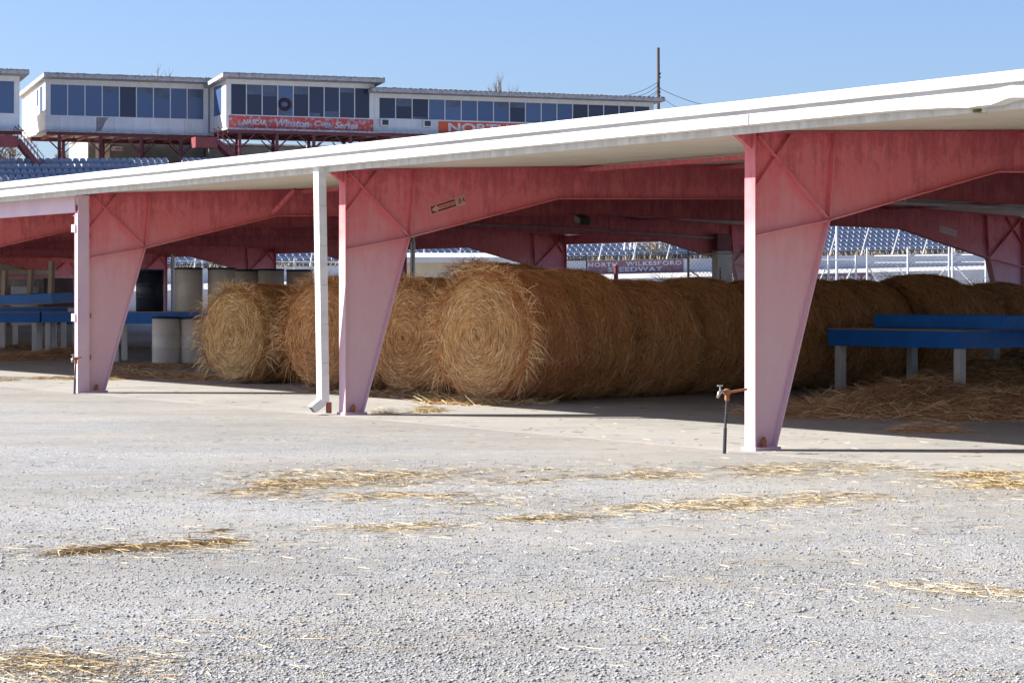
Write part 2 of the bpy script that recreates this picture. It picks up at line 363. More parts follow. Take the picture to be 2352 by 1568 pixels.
def np_mesh(name, V, Fq, mat, rnd=None, per=None):
    me = bpy.data.meshes.new(name); nv = len(V); nf = len(Fq); k = Fq.shape[1]
    me.vertices.add(nv); me.vertices.foreach_set('co', V.astype(np.float32).ravel())
    me.loops.add(nf * k); me.loops.foreach_set('vertex_index', Fq.astype(np.int32).ravel())
    me.polygons.add(nf); me.polygons.foreach_set('loop_start', np.arange(0, nf * k, k, dtype=np.int32))
    me.materials.append(mat); me.update(calc_edges=True)
    if rnd is not None:
        at = me.attributes.new('rnd', 'FLOAT', 'POINT'); at.data.foreach_set('value', np.repeat(rnd, per).astype(np.float32))
    return me
def ribbons(name, P, D, B, Ln, W, mat, rnd=None):
    """many thin bent blades: start P, direction D, bend vector B, length Ln, width W"""
    n = len(P); Ln = Ln[:, None]; W = np.broadcast_to(np.asarray(W, float), (n,))[:, None]
    D = D / np.linalg.norm(D, axis=1, keepdims=True)
    p0 = P; p1 = P + D * Ln * 0.5 + B * 0.25; p2 = P + D * Ln + B
    sd = np.cross(D, rng.normal(size=(n, 3))); sd /= np.linalg.norm(sd, axis=1, keepdims=True) + 1e-9
    V = np.stack([p0 - sd * W * .4, p0 + sd * W * .4, p1 - sd * W * .5, p1 + sd * W * .5, p2 - sd * W * .2, p2 + sd * W * .2], 1).reshape(-1, 3)
    b = np.arange(n)[:, None] * 6
    Fq = np.concatenate([b + np.array([[0, 1, 3, 2]]), b + np.array([[2, 3, 5, 4]])], 0)
    if rnd is None: rnd = rng.random(n)
    return np_mesh(name, V, Fq, mat, rnd, 6)
def text_mesh(body, w, h, mat, shear=0.0, bold=0.0, depth=0.01, space=1.0, lsp=1.0, align='LEFT'):
    """flat lettering fitted into w x h, standing in the x,z plane, facing -y"""
    cu = bpy.data.curves.new('lettering', 'FONT'); cu.body = body; cu.shear = shear; cu.offset = bold
    cu.extrude = 0.02; cu.space_character = space; cu.space_line = lsp; cu.align_x = align
    o = bpy.data.objects.new('lettering', cu); COL.objects.link(o)
    bpy.context.view_layer.update(); dg = bpy.context.evaluated_depsgraph_get()
    me = bpy.data.meshes.new_from_object(o.evaluated_get(dg)); bpy.data.objects.remove(o)
    me.name = 'lettering'
    n = len(me.vertices); co = np.empty(n * 3, np.float32); me.vertices.foreach_get('co', co); co = co.reshape(-1, 3)
    a = co.min(0); b = co.max(0)
    out = np.stack([(co[:, 0] - a[0]) / (b[0] - a[0]) * w, -(co[:, 2] - a[2]) / (b[2] - a[2]) * depth, (co[:, 1] - a[1]) / (b[1] - a[1]) * h], 1)
    me.vertices.foreach_set('co', out.astype(np.float32).ravel()); me.materials.clear(); me.materials.append(mat); me.update()
    return me

# ------------------------------------------------------------------ camera, sun, sky
cam = bpy.data.cameras.new('camera'); co = bpy.data.objects.new('camera', cam); COL.objects.link(co)
cam.sensor_width = 36; cam.lens = F / 2352 * 36; cam.shift_y = -105 / 2352; cam.clip_start = 0.1; cam.clip_end = 4000
co.location = (0, 0, EYE); co.rotation_euler = (R(90), 0, 0); SC.camera = co
SUN_EL = R(35.6); sdir = Vector((-0.991 * math.cos(SUN_EL), 0.13 * math.cos(SUN_EL), math.sin(SUN_EL)))
sl = bpy.data.lights.new('sun', 'SUN'); sl.energy = 4.6; sl.angle = R(0.5); sl.color = (1.0, 0.955, 0.875)
so = bpy.data.objects.new('sun', sl); COL.objects.link(so); so.rotation_euler = sdir.to_track_quat('Z', 'Y').to_euler(); so.location = (0, 0, 60)
w = bpy.data.worlds.new('World'); SC.world = w; w.use_nodes = True; nt = w.node_tree
sky = nt.nodes.new('ShaderNodeTexSky'); sky.sky_type = 'NISHITA'; sky.sun_disc = False
sky.sun_elevation = SUN_EL; sky.sun_rotation = math.atan2(sdir.x, sdir.y); sky.air_density = 1.0; sky.dust_density = 1.5; sky.ozone_density = 2.0; sky.altitude = 300
bg = nt.nodes['Background']; tint = nt.nodes.new('ShaderNodeMix'); tint.data_type = 'RGBA'; tint.blend_type = 'MULTIPLY'; tint.inputs[0].default_value = 1.0; tint.inputs[7].default_value = (0.66, 0.75, 1.0, 1)
nt.links.new(sky.outputs[0], tint.inputs[6]); nt.links.new(tint.outputs[2], bg.inputs[0]); bg.inputs[1].default_value = 0.068
SC.view_settings.view_transform = 'Standard'; SC.view_settings.look = 'None'; SC.view_settings.exposure = 1.47; SC.view_settings.gamma = 1.0
SC.render.engine = 'CYCLES'; SC.cycles.max_bounces = 8; SC.cycles.diffuse_bounces = 5

# ------------------------------------------------------------------ ground
def sheet(name, pts, mat, sub=None):
    me = bpy.data.meshes.new(name); me.from_pydata([tuple(p) for p in pts], [], [tuple(range(len(pts)))]); me.materials.append(mat)
    return structure(obj(name, me))
sheet('ground', [(-400, -60, 0), (400, -60, 0), (400, 1200, 0), (-400, 1200, 0)], M['ground'])
mb = MB()
for j in range(8):     # the floor slab is poured in bays
    for i in range(3):
        v0, v1 = -15.3 + j * 9.6, -15.3 + (j + 1) * 9.6 - 0.012
        u0, u1 = -0.16 + i * 6.5, -0.16 + (i + 1) * 6.5 - 0.012
        mb.span((u0, v0, -0.05), (u1, v1, 0.004))
slab = structure(mb.build('concrete_floor', M['slab'], None)); slab.location = CO; slab.rotation_euler = (0, 0, BA)
FZ = 0.004

# ------------------------------------------------------------------ the open shed
shed = thing('open_shed', 'long open-sided shed with faded red tapered steel frames and a white eave', 'shed', CO, BA)
SPAN, RIDGE, BAY = 18.82, 9.41, 7.65
TOP0, SLOPE = 2.90, 0.0405
FW = 0.15
col_poly = [(0, 0.03), (0.23, 0.03), (0.87, 2.11), (0.95, TOP0 + .95 * SLOPE), (0, TOP0)]
raf_poly = [(0.873, 2.114), (3.05, 2.63), (RIDGE, 2.77), (RIDGE, TOP0 + RIDGE * SLOPE), (0.953, TOP0 + .953 * SLOPE)]
def mir(p, m): return (SPAN - p[0], p[1]) if m else p
def plate(mb, a, b, m, wv=FW, th=0.012, v=0.0):
    """a flat bar on edge across the web, from a to b in the frame's plane"""
    a, b = mir(a, m), mir(b, m); mb.bar((a[0], v, a[1]), (b[0], v, b[1]), wv, th, up=(-(b[1] - a[1]), 0, b[0] - a[0])); return mb
FR = {}
for m in (0, 1):
    c = {}
    pl = [mir(p, m) for p in col_poly]; pl = pl[::-1] if m else pl
    c['web'] = MB().prism(pl, -.006, .006).mesh('steel_column', M['steel'])
    c['outer'] = plate(MB(), (-.007, 0.03), (-.007, TOP0 - .02), m).mesh('outer_flange', M['steel'])
    c['inner'] = plate(MB(), (.237, .03), (.877, 2.11), m).mesh('inner_flange', M['steel'])
    s1 = plate(MB(), (.04, 2.86), (.86, 2.13), m, FW * .95, .012); c['diag'] = s1.mesh('diagonal_stiffener', M['steel'])
    c['cross'] = plate(MB(), (.012, 2.40), (.43, 2.89), m, FW * .8, .01).mesh('cross_stiffener', M['steel'])
    c['horiz'] = plate(MB(), (.012, 1.955), (.86, 2.105), m, FW * .95, .012).mesh('knee_stiffener', M['steel'])
    c['vert'] = plate(MB(), (.885, 2.14), (.95, 2.91), m, FW * .95, .012).mesh('haunch_stiffener', M['steel'])
    bp = MB(); a, b = mir((-.03, 0), m), mir((.27, 0), m); bp.span((a[0], -.10, FZ), (b[0], .10, .034)); c['base'] = bp.mesh('base_plate', M['steel'])
    bo = MB()
    q = mir((.11, 0), m)[0]
    for vv in (-.05,): bo.lathe([(.030, .034), (.030, .055), (.024, .06), (.024, .075), (.030, .08), (.030, .10), (.016, .102), (.016, .125)], 6, (q, vv, 0))
    c['bolt'] = bo.mesh('anchor_bolt', M['rust'])
    br = MB(); tri = [mir(p, m) for p in ((-.014, 2.90), (-.22, 2.885), (-.014, 2.74))]; br.prism(tri, -.03, .03); c['brk'] = br.mesh('eave_bracket', M['steel'])
    pl = [mir(p, m) for p in raf_poly]; pl = pl[::-1] if m else pl
    c['raf'] = MB().prism(pl, -.006, .006).mesh('rafter', M['steel'])
    fb = plate(MB(), (.873, 2.108), (3.05, 2.624), m); plate(fb, (3.052, 2.624), (RIDGE, 2.764), m); c['rbot'] = fb.mesh('bottom_flange', M['steel'])
    c['rtop'] = plate(MB(), (.05, TOP0 - .008 + .05 * SLOPE), (RIDGE, TOP0 - .008 + RIDGE * SLOPE), m).mesh('top_flange', M['steel'])
    sp = MB()
    for us in (4.1, 5.6): plate(sp, (us, 2.67), (us + .01, TOP0 - .02 + us * SLOPE), m, .03, .02)
    c['splice'] = sp.mesh('splice_plate', M['steel'])
    FR[m] = c
for k in range(-1, 9):
    v = k * BAY
    for m in (0, 1):
        c = FR[m]
        colm = obj('steel_column', c['web'], shed, (0, v, 0))
        for nm, key in (('outer_flange', 'outer'), ('inner_flange', 'inner'), ('diagonal_stiffener', 'diag'), ('cross_stiffener', 'cross'), ('knee_stiffener', 'horiz'), ('haunch_stiffener', 'vert'), ('base_plate', 'base'), ('anchor_bolt', 'bolt'), ('eave_bracket', 'brk')):
            if k > 2 and m == 0: continue
            if m == 1 and key in ('bolt', 'base', 'brk'): continue
            obj(nm, c[key], colm)
        raf = obj('rafter', c['raf'], shed, (0, v, 0))
        for nm, key in (('bottom_flange', 'rbot'), ('top_flange', 'rtop'), ('splice_plate', 'splice')): obj(nm, c[key], raf)
# flange braces: short angle irons from the rafter to the purlin line
def fbrace(v, u, dz=0.36, du=.18, dv=-.5):
    z = TOP0 + u * SLOPE
    mb = MB(); mb.bar((u - du, v - .02, z - dz), (u, v + dv, z - .02), .05, .05); mb.build('flange_brace', M['steel'], shed)
fbrace(15.3, 3.1, .37, .12, -.55); fbrace(15.3, 15.2, .37, -.12, -.5); fbrace(22.95, 15.3, .37, -.12, -.5); fbrace(7.65, 13.9, .4, -.1, -.5)
# purlins, deep inside the roof
for u in (3.4, 5.6, 7.8, 11.0, 13.2, 15.4):
    z = TOP0 + (u if u < RIDGE else SPAN - u) * SLOPE
    MB().span((u - .035, -7.6, z - .075), (u + .035, 61.0, z - .022)).build('purlin', M['steel'], shed)
# eave struts: near side in the left bay only (a wall bay), far side whole
mb = MB(); mb.span((-.12, 15.5, 2.64), (-.105, 61.0, 2.86)).span((-.12, 15.5, 2.625), (-.05, 61.0, 2.64)); mb.build('eave_girt', M['jamb'], shed)
MB().span((SPAN - .02, 23.2, TOP0 - .25), (SPAN + .0, 61.0, TOP0 - .03)).build('far_eave_strut', M['steel'], shed)
# roof sheets, ribbed, one per slope
def roof_sheet(m):
    mb = MB(); vs = []; prof = []
    v = -15.0
    while v < 62.0:
        prof += [(v, 0), (v + .21, 0), (v + .235, .035), (v + .28, .035)]; v += .305
    u0, u1 = (-.33, RIDGE)
    rows = []
    for (u, th) in ((u0, 0), (u1, 0)):
        z = TOP0 + .004 + u * SLOPE
        for (vv, dz) in prof: rows.append((mir((u, z), m)[0], vv, z + dz))
    n = len(prof)
    lo = rows; hi = [(x, y, z + .006) for (x, y, z) in rows]
    fs = []
    for i in range(n - 1):
        fs.append((i, i + 1, n + i + 1, n + i)); fs.append((2 * n + i, 3 * n + i, 3 * n + i + 1, 2 * n + i + 1))
    mb.add(lo + hi, fs); return mb
for m in (0, 1): roof_sheet(m).build('roof_sheet', M['soffit'], shed)
MB().prism([(RIDGE - .3, 3.33), (RIDGE, 3.345), (RIDGE + .3, 3.33), (RIDGE, 3.355)], -15, 62).build('ridge_cap', M['roof_top'], shed)
# eave trim and gutter along the near eave
tr = MB(); tr.span((-.337, -15, 2.848), (-.324, 62, 2.96)); tr.build('eave_trim', M['trim'], shed)
prof = [(-.412, 3.140), (-.428, 3.136), (-.428, 3.055), (-.36, 3.055), (-.36, 2.985), (-.462, 2.985), (-.462, 3.006), (-.470, 3.006), (-.474, 2.915), (-.34, 2.911), (-.34, 2.97), (-.352, 2.98), (-.352, 3.065), (-.40, 3.065)]
vs_ = [-15.0, -8.0]
v = -6.0
while v < 0.5: vs_.append(v); v += .07
vs_ += list(np.arange(0.6, 62.1, 1.9))
mb = MB(); rows = []; n = len(prof)
def dent(v):
    d = 0.0
    d += 0.020 * math.exp(-((v + 3.55) / .10) ** 2) + .030 * math.exp(-((v + 3.3) / .2) ** 2) + .012 * math.exp(-((v + 2.9) / .25) ** 2)
    return d
for v in vs_:
    wob = .006 * mnoise.noise(Vector((v * .22, 3.1, 0))) + .003 * mnoise.noise(Vector((v * 1.7, 9.1, 0)))
    jn = .007 * (1 if (v % 6.1) < .25 else 0)
    for i, (u, z) in enumerate(prof):
        low = 1.0 if z < 3.008 and u < -.4 else 0.0; vlow = 1.0 if z < 2.928 else 0.0
        dd = dent(v)
        rows.append((u + wob * .6 - jn * low * .4 - vlow * dd * .6, v, z + wob + low * (-.10 * dd) - vlow * dd * 1.1 + .012 * low * math.exp(-((v + 3.75) / .10) ** 2)))
fs = []
for i in range(len(vs_) - 1):
    for k in range(n):
        k2 = (k + 1) % n; fs.append((i * n + k, i * n + k2, (i + 1) * n + k2, (i + 1) * n + k))
mb.add(rows, [f[::-1] for f in fs]); mb.build('gutter', M['white_metal'], shed)
MB().span((-.366, -15, 2.99), (-.361, 62, 3.054)).build('gutter_groove_shade', M['groove_shade'], shed)  # grey strip added in the gutter groove, its shade put into the colour
for vj in (-0.55, 5.8, 11.9): # joint clips
    MB().span((-.484, vj - .01, 2.910), (-.4735, vj + .01, 3.004)).build('gutter_joint', M['white_metal'], shed)
# a torn bit of wasp nest / putty under the dented gutter
mb = MB(); pts = [Vector((-.31 + .05 * math.cos(a), -3.25 + .05 * math.sin(a) * .8, 2.862)) for a in np.linspace(0.4, 5.6, 9)]
mb.tube(pts, .014, 6); mb.build('torn_sealant', simple('mossy_sealant', (0.16, 0.13, 0.04), (0.10, 0.08, 0.03), 30, 0.9), shed)
# downspout by the second column
dp = MB(); a0 = Vector((-.37, 7.55, 2.93)); b0 = Vector((-.15, 7.87, .16))
for i in range(6):
    p, q = a0.lerp(b0, i / 6), a0.lerp(b0, (i + 1) / 6)
    dp.bar(p, q, .135, .105, up=(1, 0, 0))
dsp = dp.build('downspout', M['white_metal'], shed, bevel=.008)
el = MB(); el.bar((-.15, 7.87, .17), (-.285, 7.895, .065), .135, .10, up=(0, 0, 1)); el.build('downspout_elbow', M['white_metal'], shed, bevel=.008)
MB().bar((-.2875, 7.8956, .0630), (-.2855, 7.8952, .0646), .115, .08, up=(0, 0, 1)).build('downspout_opening', M['black'], shed)
MB().box((-.10, 7.82, .085), (.05, .05, .13)).build('downspout_shoe', M['rust'], shed)
# jamb channel bolted to the left column
jm = MB(); jm.span((-.185, 15.222, FZ), (-.016, 15.232, 2.86)).span((-.192, 15.222, FZ), (-.185, 15.30, 2.6)); jm.span((-.060, 15.232, FZ), (-.050, 15.56, 2.62)).span((-.10, 15.55, FZ), (-.05, 15.56, 2.62)); jm.build('jamb_channel', M['jamb'], shed)
for z in (2.39, 1.10): MB().span((-.215, 15.27, z - .06), (-.17, 15.40, z + .05)).build('girt_clip', M['galv_paint'], shed)
MB().span((-.192, 15.24, 2.56), (-.05, 15.38, 2.575)).build('girt_seat', M['steel'], shed)
for z in (.52, 1.12, 2.27, 2.62): MB().span((.0, 15.2, z - .035), (.012, 15.228, z + .035)).build('bolt_head', M['rust'], shed)
# end wall at the far left, with girts
ew = MB(); ew.span((8.0, 61.2, .0), (SPAN, 61.23, 3.0)); ew.build('end_wall', M['corr'], shed)
for z in (1.25, 2.05, 2.65): MB().span((8.0, 61.08, z - .08), (SPAN, 61.19, z + .08)).build('wall_girt', M['steel'], shed)
# ceiling bits: light rail and conduit
MB().tube([(8.9, 8.1, 2.72), (13.5, 8.1, 2.66)], .03, 8).build('light_rail', M['galv_paint'], shed)
for u in (9.3, 12.5): MB().tube([(u, 8.1, 2.70), (u, 8.1, 3.1)], .015, 6).build('rail_hanger', M['galv'], shed)
MB().tube([(9.4, 22.85, 2.84), (13.6, 22.85, 2.79), (17.6, 22.82, 2.62), (17.75, 22.82, 1.9)], .022, 6).build('conduit', M['galv'], shed)
fl = MB(); fl.box((8.6, 15.1, 2.66), (.22, .2, .12), 0, .4); fl.build('ceiling_lamp', simple('lamp_housing', (0.10, 0.11, 0.10), None, 5, 0.4), shed, bevel=.02)
ep = MB(); ep.span((17.35, 22.70, 1.25), (17.75, 22.90, 2.35)); epo = ep.build('electrical_panel', M['cream_trim'], shed, bevel=.01)
MB().span((17.40, 22.692, 1.55), (17.44, 22.70, 2.0)).build('panel_handle', M['black'], epo)
MB().span((17.36, 22.72, 2.38), (17.74, 22.88, 2.72)).build('junction_box', M['redpost'], shed, bevel=.01)

# arrow signs stuck on the rafters
def arrow_sign(label, u, v, z, wd, ht, tilt, flip=False, faint=False):
    t = thing('arrow_sign', label, 'sign', BW(u, v, z), BA, None)
    t.rotation_euler = Matrix.Rotation(BA, 3, 'Z').to_quaternion().to_matrix().to_4x4().to_euler() if False else (0, -tilt, BA)
    a = 1 if not flip else -1
    MB().span((-wd / 2, -.004, -ht / 2), (wd / 2, 0, ht / 2)).build('sign_plate', M['sticker'], t)
    e = .012
    MB().span((-wd / 2 + e, -.006, -ht / 2 + e), (wd / 2 - e, -.004, ht / 2 - e)).build('sign_field', M['stickerred'] if not faint else M['steel'], t)
    A = [(-.46, 0), (-.30, .40), (-.30, .17), (.22, .17), (.22, .40), (.485, .40), (.42, 0), (.485, -.40), (.22, -.40), (.22, -.17), (-.30, -.17), (-.30, -.40)]
    pl = [(a * x * wd, y * ht) for x, y in A]
    if a > 0: pl = pl[::-1]
    MB().prism(pl, -.008, -.006).build('arrow', M['sticker'], t)
    def letter(body, cx, w_, h_):
        me = text_mesh(body, h_, w_, M['ink'], bold=0.02, depth=.0015, lsp=.75, align='CENTER')
        o = obj('lettering', me, t); o.rotation_euler = (0, R(90) * a, 0)
        o.location = (cx - (w_ / 2) * -a if False else cx + a * -w_ / 2 + (w_ if a > 0 else -w_) , -.0085, (h_ / 2) * a)
        o.location.x = cx + (w_ / 2 if False else 0); return o
    # stacked letters read along the shaft, turned a quarter
    if not faint:
        word = 'EXTINGUISHER'
        for i, ch in enumerate(word):
            x = .19 - i * .041
            me = text_mesh(ch, .20 * ht, .030 * wd, M['ink'], bold=.02, depth=.0015)
            o = obj('lettering', me, t); o.rotation_euler = (0, R(90), 0); o.location = (x * wd, -.0085, .10 * ht)
        me = text_mesh('FIRE', .62 * ht, .10 * wd, M['ink'], bold=.02, depth=.0015)
        o = obj('lettering', me, t); o.rotation_euler = (0, R(90), 0); o.location = (.29 * wd, -.0085, .31 * ht)
    return t
# on the second frame's rafter, tipped along its lower edge
arrow_sign('red and cream arrow sign pointing left on the rafter of the second column', 1.44, 7.65 - .0075, 2.51, .52, .115, R(16.5))
arrow_sign('small faded arrow sign pointing right on a dark rafter at the far right', 16.93, 15.3 - .0075, 2.60, .46, .13, R(-12), True, True)

# ------------------------------------------------------------------ water taps
def hose_tap(label, base, rz, h, pipe_u):
    t = thing('water_tap', label, 'tap', base, rz, 'standpipe taps at the shed columns')
    mb = MB(); mb.tube([(-.03, 0, 0), (-.02, 0, h * .42)], .017, 10); mb.build('hose_sleeve', M['black'], t)
    MB().tube([(-.02, 0, h * .42), (-.012, 0, h * .6), (.0, 0, h * .92)], .012, 10).build('riser_pipe', M['black'], t)
    MB().lathe([(.016, h * .86), (.022, h * .88), (.022, h * .94), (.018, h * .96), (.03, h * .97), (.03, h * 1.04), (.02, h * 1.06)], 10).build('tee_fitting', M['rust'], t)
    MB().tube([(.0, 0, h), (pipe_u, 0, h + .025)], .011, 8).build('bracket_pipe', M['copper_rust'], t)
    f = MB(); f.tube([(-.02, 0, h + .005), (-.06, 0, h + .01), (-.085, 0, h), (-.105, 0, h - .045)], [.016, .018, .018, .012], 10); fo = f.build('faucet', M['brass'], t, True)
    hd = MB(); hd.tube([(-.075, 0, h + .01), (-.078, 0, h + .06)], .007, 8)
    for k in range(6):
        an = k * math.pi / 3; hd.box((-.078 + .018 * math.cos(an), .018 * math.sin(an), h + .062), (.016, .012, .008), an)
    hd.build('valve_handle', M['galv'], fo)
    return t
hose_tap('rusty garden tap on a black standpipe beside the nearest column', GP(1670, 1041), BA - R(2), .545, .22)
hose_tap('garden tap on a black hose pipe beside the leftmost column', GP(174, 904), BA + R(35), .50, .14)

# ------------------------------------------------------------------ hay bales
GA = R(47.0); GX = Vector((math.cos(GA), math.sin(GA), 0)); GY = Vector((-math.sin(GA), math.cos(GA), 0))
NT, NX = 72, 12
def bale_r(th, x, seed, Rr):
    d = .030 * mnoise.noise(Vector((math.cos(th) * 1.6, math.sin(th) * 1.6 + seed * 3.7, x * 1.3))) + .022 * mnoise.noise(Vector((math.cos(th) * 5, math.sin(th) * 5 + seed, x * 4)))
    return Rr * (1 + d)
def bale_pt(th, x, r, Rr, L_):
    # th = 0 is the crown; slumped a little, flat where it rests
    y = r * math.sin(th) * 1.03; z = Rr * .965 + r * math.cos(th)
    if z < .14: y *= 1 + (.14 - z) * .35; z = max(.0, z * .75 + .035 if z > -.04 else .0)
    return Vector((x, y, z))
def taper(x, L_):
    e = min(max(x, 0), L_ - x) / L_ * NX
    return 1 - (.15 * (1 - e) + .05 * e if e < 1 else .05 * (2 - e) + .014 * (e - 1) if e < 2 else .014 * (3 - e) if e < 3 else 0)
def bale_side(seed, Rr, L_):
    mb = MB(); vs = []; fs = []
    for i in range(NX + 1):
        x = L_ * i / NX
        e = min(i, NX - i); rr = Rr * taper(x, L_)
        for k in range(NT):
            th = 2 * math.pi * k / NT; vs.append(bale_pt(th, x, bale_r(th, x, seed, rr), Rr, L_))
    for i in range(NX):
        for k in range(NT):
            k2 = (k + 1) % NT; fs.append((i * NT + k, (i + 1) * NT + k, (i + 1) * NT + k2, i * NT + k2))
    fs.append(tuple((NX * NT + k) for k in range(NT)))
    return mb.add(vs, fs).mesh('wound_side', M['hay'], True)
def bale_face(seed, Rr, L_):
    mb = MB(); vs = []; fs = []; NR = 22
    for j in range(NR + 1):
        q = 1 - j / NR
        for k in range(NT):
            th = 2 * math.pi * k / NT; r = bale_r(th, 0, seed, Rr * .855) * max(q, .004)
            x = -.07 * (1 - q ** 2) + .012 * math.sin((q * 9 + th / (2 * math.pi)) * 2 * math.pi) * (1 if .1 < q < .97 else 0) + .03 * mnoise.noise(Vector((r * math.cos(th) * 2.5, r * math.sin(th) * 2.5, seed + 4)))
            if q < .12: x += .05
            if j == 0: x = 0
            p = bale_pt(th, x, r, Rr, L_); vs.append(p)
    for j in range(NR):
        for k in range(NT):
            k2 = (k + 1) % NT; fs.append((j * NT + k, j * NT + k2, (j + 1) * NT + k2, (j + 1) * NT + k))
    fs.append(tuple(NR * NT + k for k in range(NT)))
    return mb.add(vs, fs).mesh('end_face', M['hay'], True)
def bale_straw(seed, Rr, L_, nside, nface):
    P = []; D = []; B = []; Ln = []; 
    for i in range(nside):
        th = random.uniform(-math.pi, math.pi)
        if abs(th) > 2.5 and random.random() < .6: th = random.uniform(-2.2, 2.2)
        x = random.uniform(.0, L_); r = bale_r(th, x, seed, Rr * taper(x, L_)) + random.uniform(-.004, .02)
        p = bale_pt(th, x, r, Rr, L_)
        sgn = random.choice((-1, 1)); tx = Vector((0, math.cos(th), -math.sin(th))) * sgn
        nr = Vector((0, math.sin(th), math.cos(th)))
        a = random.gauss(0, .9)
        d = tx * math.cos(a) + Vector((1, 0, 0)) * math.sin(a) + nr * abs(random.gauss(.03, .12))
        ln = random.uniform(.10, .34)
        b = -nr * ln * .22 + Vector((0, 0, -1)) * ln * random.uniform(0, .25)
        P.append(p); D.append(d); B.append(b); Ln.append(ln)
    for i in range(nface):
        th = random.uniform(-math.pi, math.pi); q = math.sqrt(random.uniform(.004, 1)); r = bale_r(th, 0, seed, Rr * .855) * q
        x = -.07 * (1 - q * q) - random.uniform(-.01, .025)
        p = bale_pt(th, x, r, Rr, L_)
        sgn = random.choice((-1, 1)); tx = Vector((0, math.cos(th), -math.sin(th))) * sgn; nr = Vector((0, math.sin(th), math.cos(th)))
        a = random.gauss(0, .42)
        d = tx * math.cos(a) + nr * math.sin(a) + Vector((-1, 0, 0)) * abs(random.gauss(.0, .10))
        ln = random.uniform(.06, .26) * (.35 + .65 * q)
        b = -nr * ln * ln / (2 * max(r, .12)) * 1.6 + Vector((0, 0, -1)) * ln * random.uniform(0, .12)
        P.append(p); D.append(d); B.append(b); Ln.append(ln)
    # long wisps hanging off the rim
    for i in range(nface // 14):
        th = random.uniform(-2.3, 2.3); r = bale_r(th, 0, seed, Rr); p = bale_pt(th, random.uniform(-.02, .1), r, Rr, L_)
        nr = Vector((0, math.sin(th), math.cos(th)))
        d = nr * random.uniform(.2, .8) + Vector((random.uniform(-.6, .2), random.gauss(0, .6), random.gauss(0, .3))); ln = random.uniform(.12, .35)
        P.append(p); D.append(d); B.append(Vector((0, 0, -1)) * ln * random.uniform(.2, .6)); Ln.append(ln)
    A = lambda q: np.array([tuple(v) for v in q])
    n = len(P); rnd = np.clip(rng.normal(.5, .28, n), 0, 1)
    P, D, B, Ln = A(P), A(D), A(B), np.array(Ln); W = rng.uniform(.0035, .0075, n)
    i0, i1 = np.arange(n) < nside, np.arange(n) >= nside
    return tuple(ribbons('loose_straw', P[i], D[i], B[i], Ln[i], W[i], M['hay_loose'], rnd[i]) for i in (i0, i1))
PROT = {}
def proto(key, seed, Rr, L_, ns, nf):
    PROT[key] = (bale_side(seed, Rr, L_), bale_face(seed, Rr, L_), bale_straw(seed, Rr, L_, ns, nf))
proto('A', 1, .80, 1.30, 8000, 10000); proto('B', 2, .855, 1.30, 8000, 10000); proto('C', 3, .83, 1.30, 8000, 10000); proto('D', 4, .89, 1.34, 11000, 13000)
proto('E', 5, .82, 1.32, 11000, 3000); proto('F', 6, .845, 1.32, 11000, 3000)
def bale(key, g0, row_origin, dv=0.0, rz=0.0, tint=(1, 1, 1), face=(1, 1, 1), label='', z=FZ, scale=1.0, sx=1.0):
    p = row_origin + GX * g0 + GY * dv + Vector((0, 0, z))
    t = thing('hay_bale', label, 'hay bale', p, GA + rz, 'round hay bales under the shed roof'); t.scale = (sx, scale, scale)
    a, b, (c1, c2) = PROT[key]
    o = obj('wound_side', a, t); o.color = (*tint, 1)
    q = obj('loose_straw', c1, o); q.color = (*[x * .92 for x in tint], 1)
    o = obj('end_face', b, t); o.color = (*face, 1)
    q = obj('loose_straw', c2, o); q.color = (*face, 1)
    return t
od = GP(1104, 925); oc = GP(936, 908); ob = GP(735, 898); oa = GP(538, 881)
for q in (od, oc, ob, oa): q.z = 0
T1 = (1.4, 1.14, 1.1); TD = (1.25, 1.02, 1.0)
bale('A', 0, oa, 0, R(2), (1.2, 1.06, .95), (1.44, 1.56, 1.56), 'pale greenish-yellow hay bale, leftmost of the four round front faces')
bale('E', 1.42, oa, -.25, R(-3), T1, T1, 'hay bale directly behind the pale greenish leftmost bale')
bale('F', 2.84, oa, -.10, 0, TD, TD, 'third hay bale deep in the row of the leftmost bale')
bale('B', 0, ob, 0, R(-2), (1.12, .95, .85), (1.40, 1.22, 1.10), 'orange-brown hay bale partly hidden behind the white downspout')
bale('F', 1.42, ob, .12, R(2), T1, T1, 'hay bale directly behind the one at the downspout')
bale('C', 0, oc, 0, R(1), (1.12, .95, .85), (1.38, 1.25, 1.15), 'orange-brown hay bale half hidden by the second pink column')
bale('D', 1.40, oc, .1, R(-2), T1, T1, 'tall dark hay bale behind the one beside the second column', scale=1.07)
bale('E', 2.85, oc, .05, 0, TD, TD, 'third hay bale deep in the row of the second column')
bale('D', 0, od, 0, R(-1.5), (1.46, 1.16, 1.08), (1.44, 1.42, 1.34), 'tallest hay bale with a broad straw-yellow face, front of the long row', sx=.80)
names = ['hay bale touching the back of the tallest straw-yellow one', 'third bale in the long row, with loose strands fringing its left edge', 'fourth bale in the long row, left of the nearest column',
         'dark hay bale in the long row, half behind the nearest column', 'dark bale just right of the nearest column', 'dark bale behind the left leg of the blue right-hand table',
         'dark high-topped hay bale rising behind the middle of the right-hand table', 'dark bale under the far red haunch, right of the pipe gate', 'dark low bale at the right edge of the photo behind the tables']
kk = ['F', 'E', 'F', 'E', 'F', 'E', 'F', 'E', 'F', 'E']
sc_ = [1.05, 1.0, .99, 1.01, .985, 1.02, 1.04, .98, .97, .97]
gs = [1.09, 2.46, 3.93, 5.30, 6.68, 8.06, 9.43, 10.81, 12.19, 13.57]
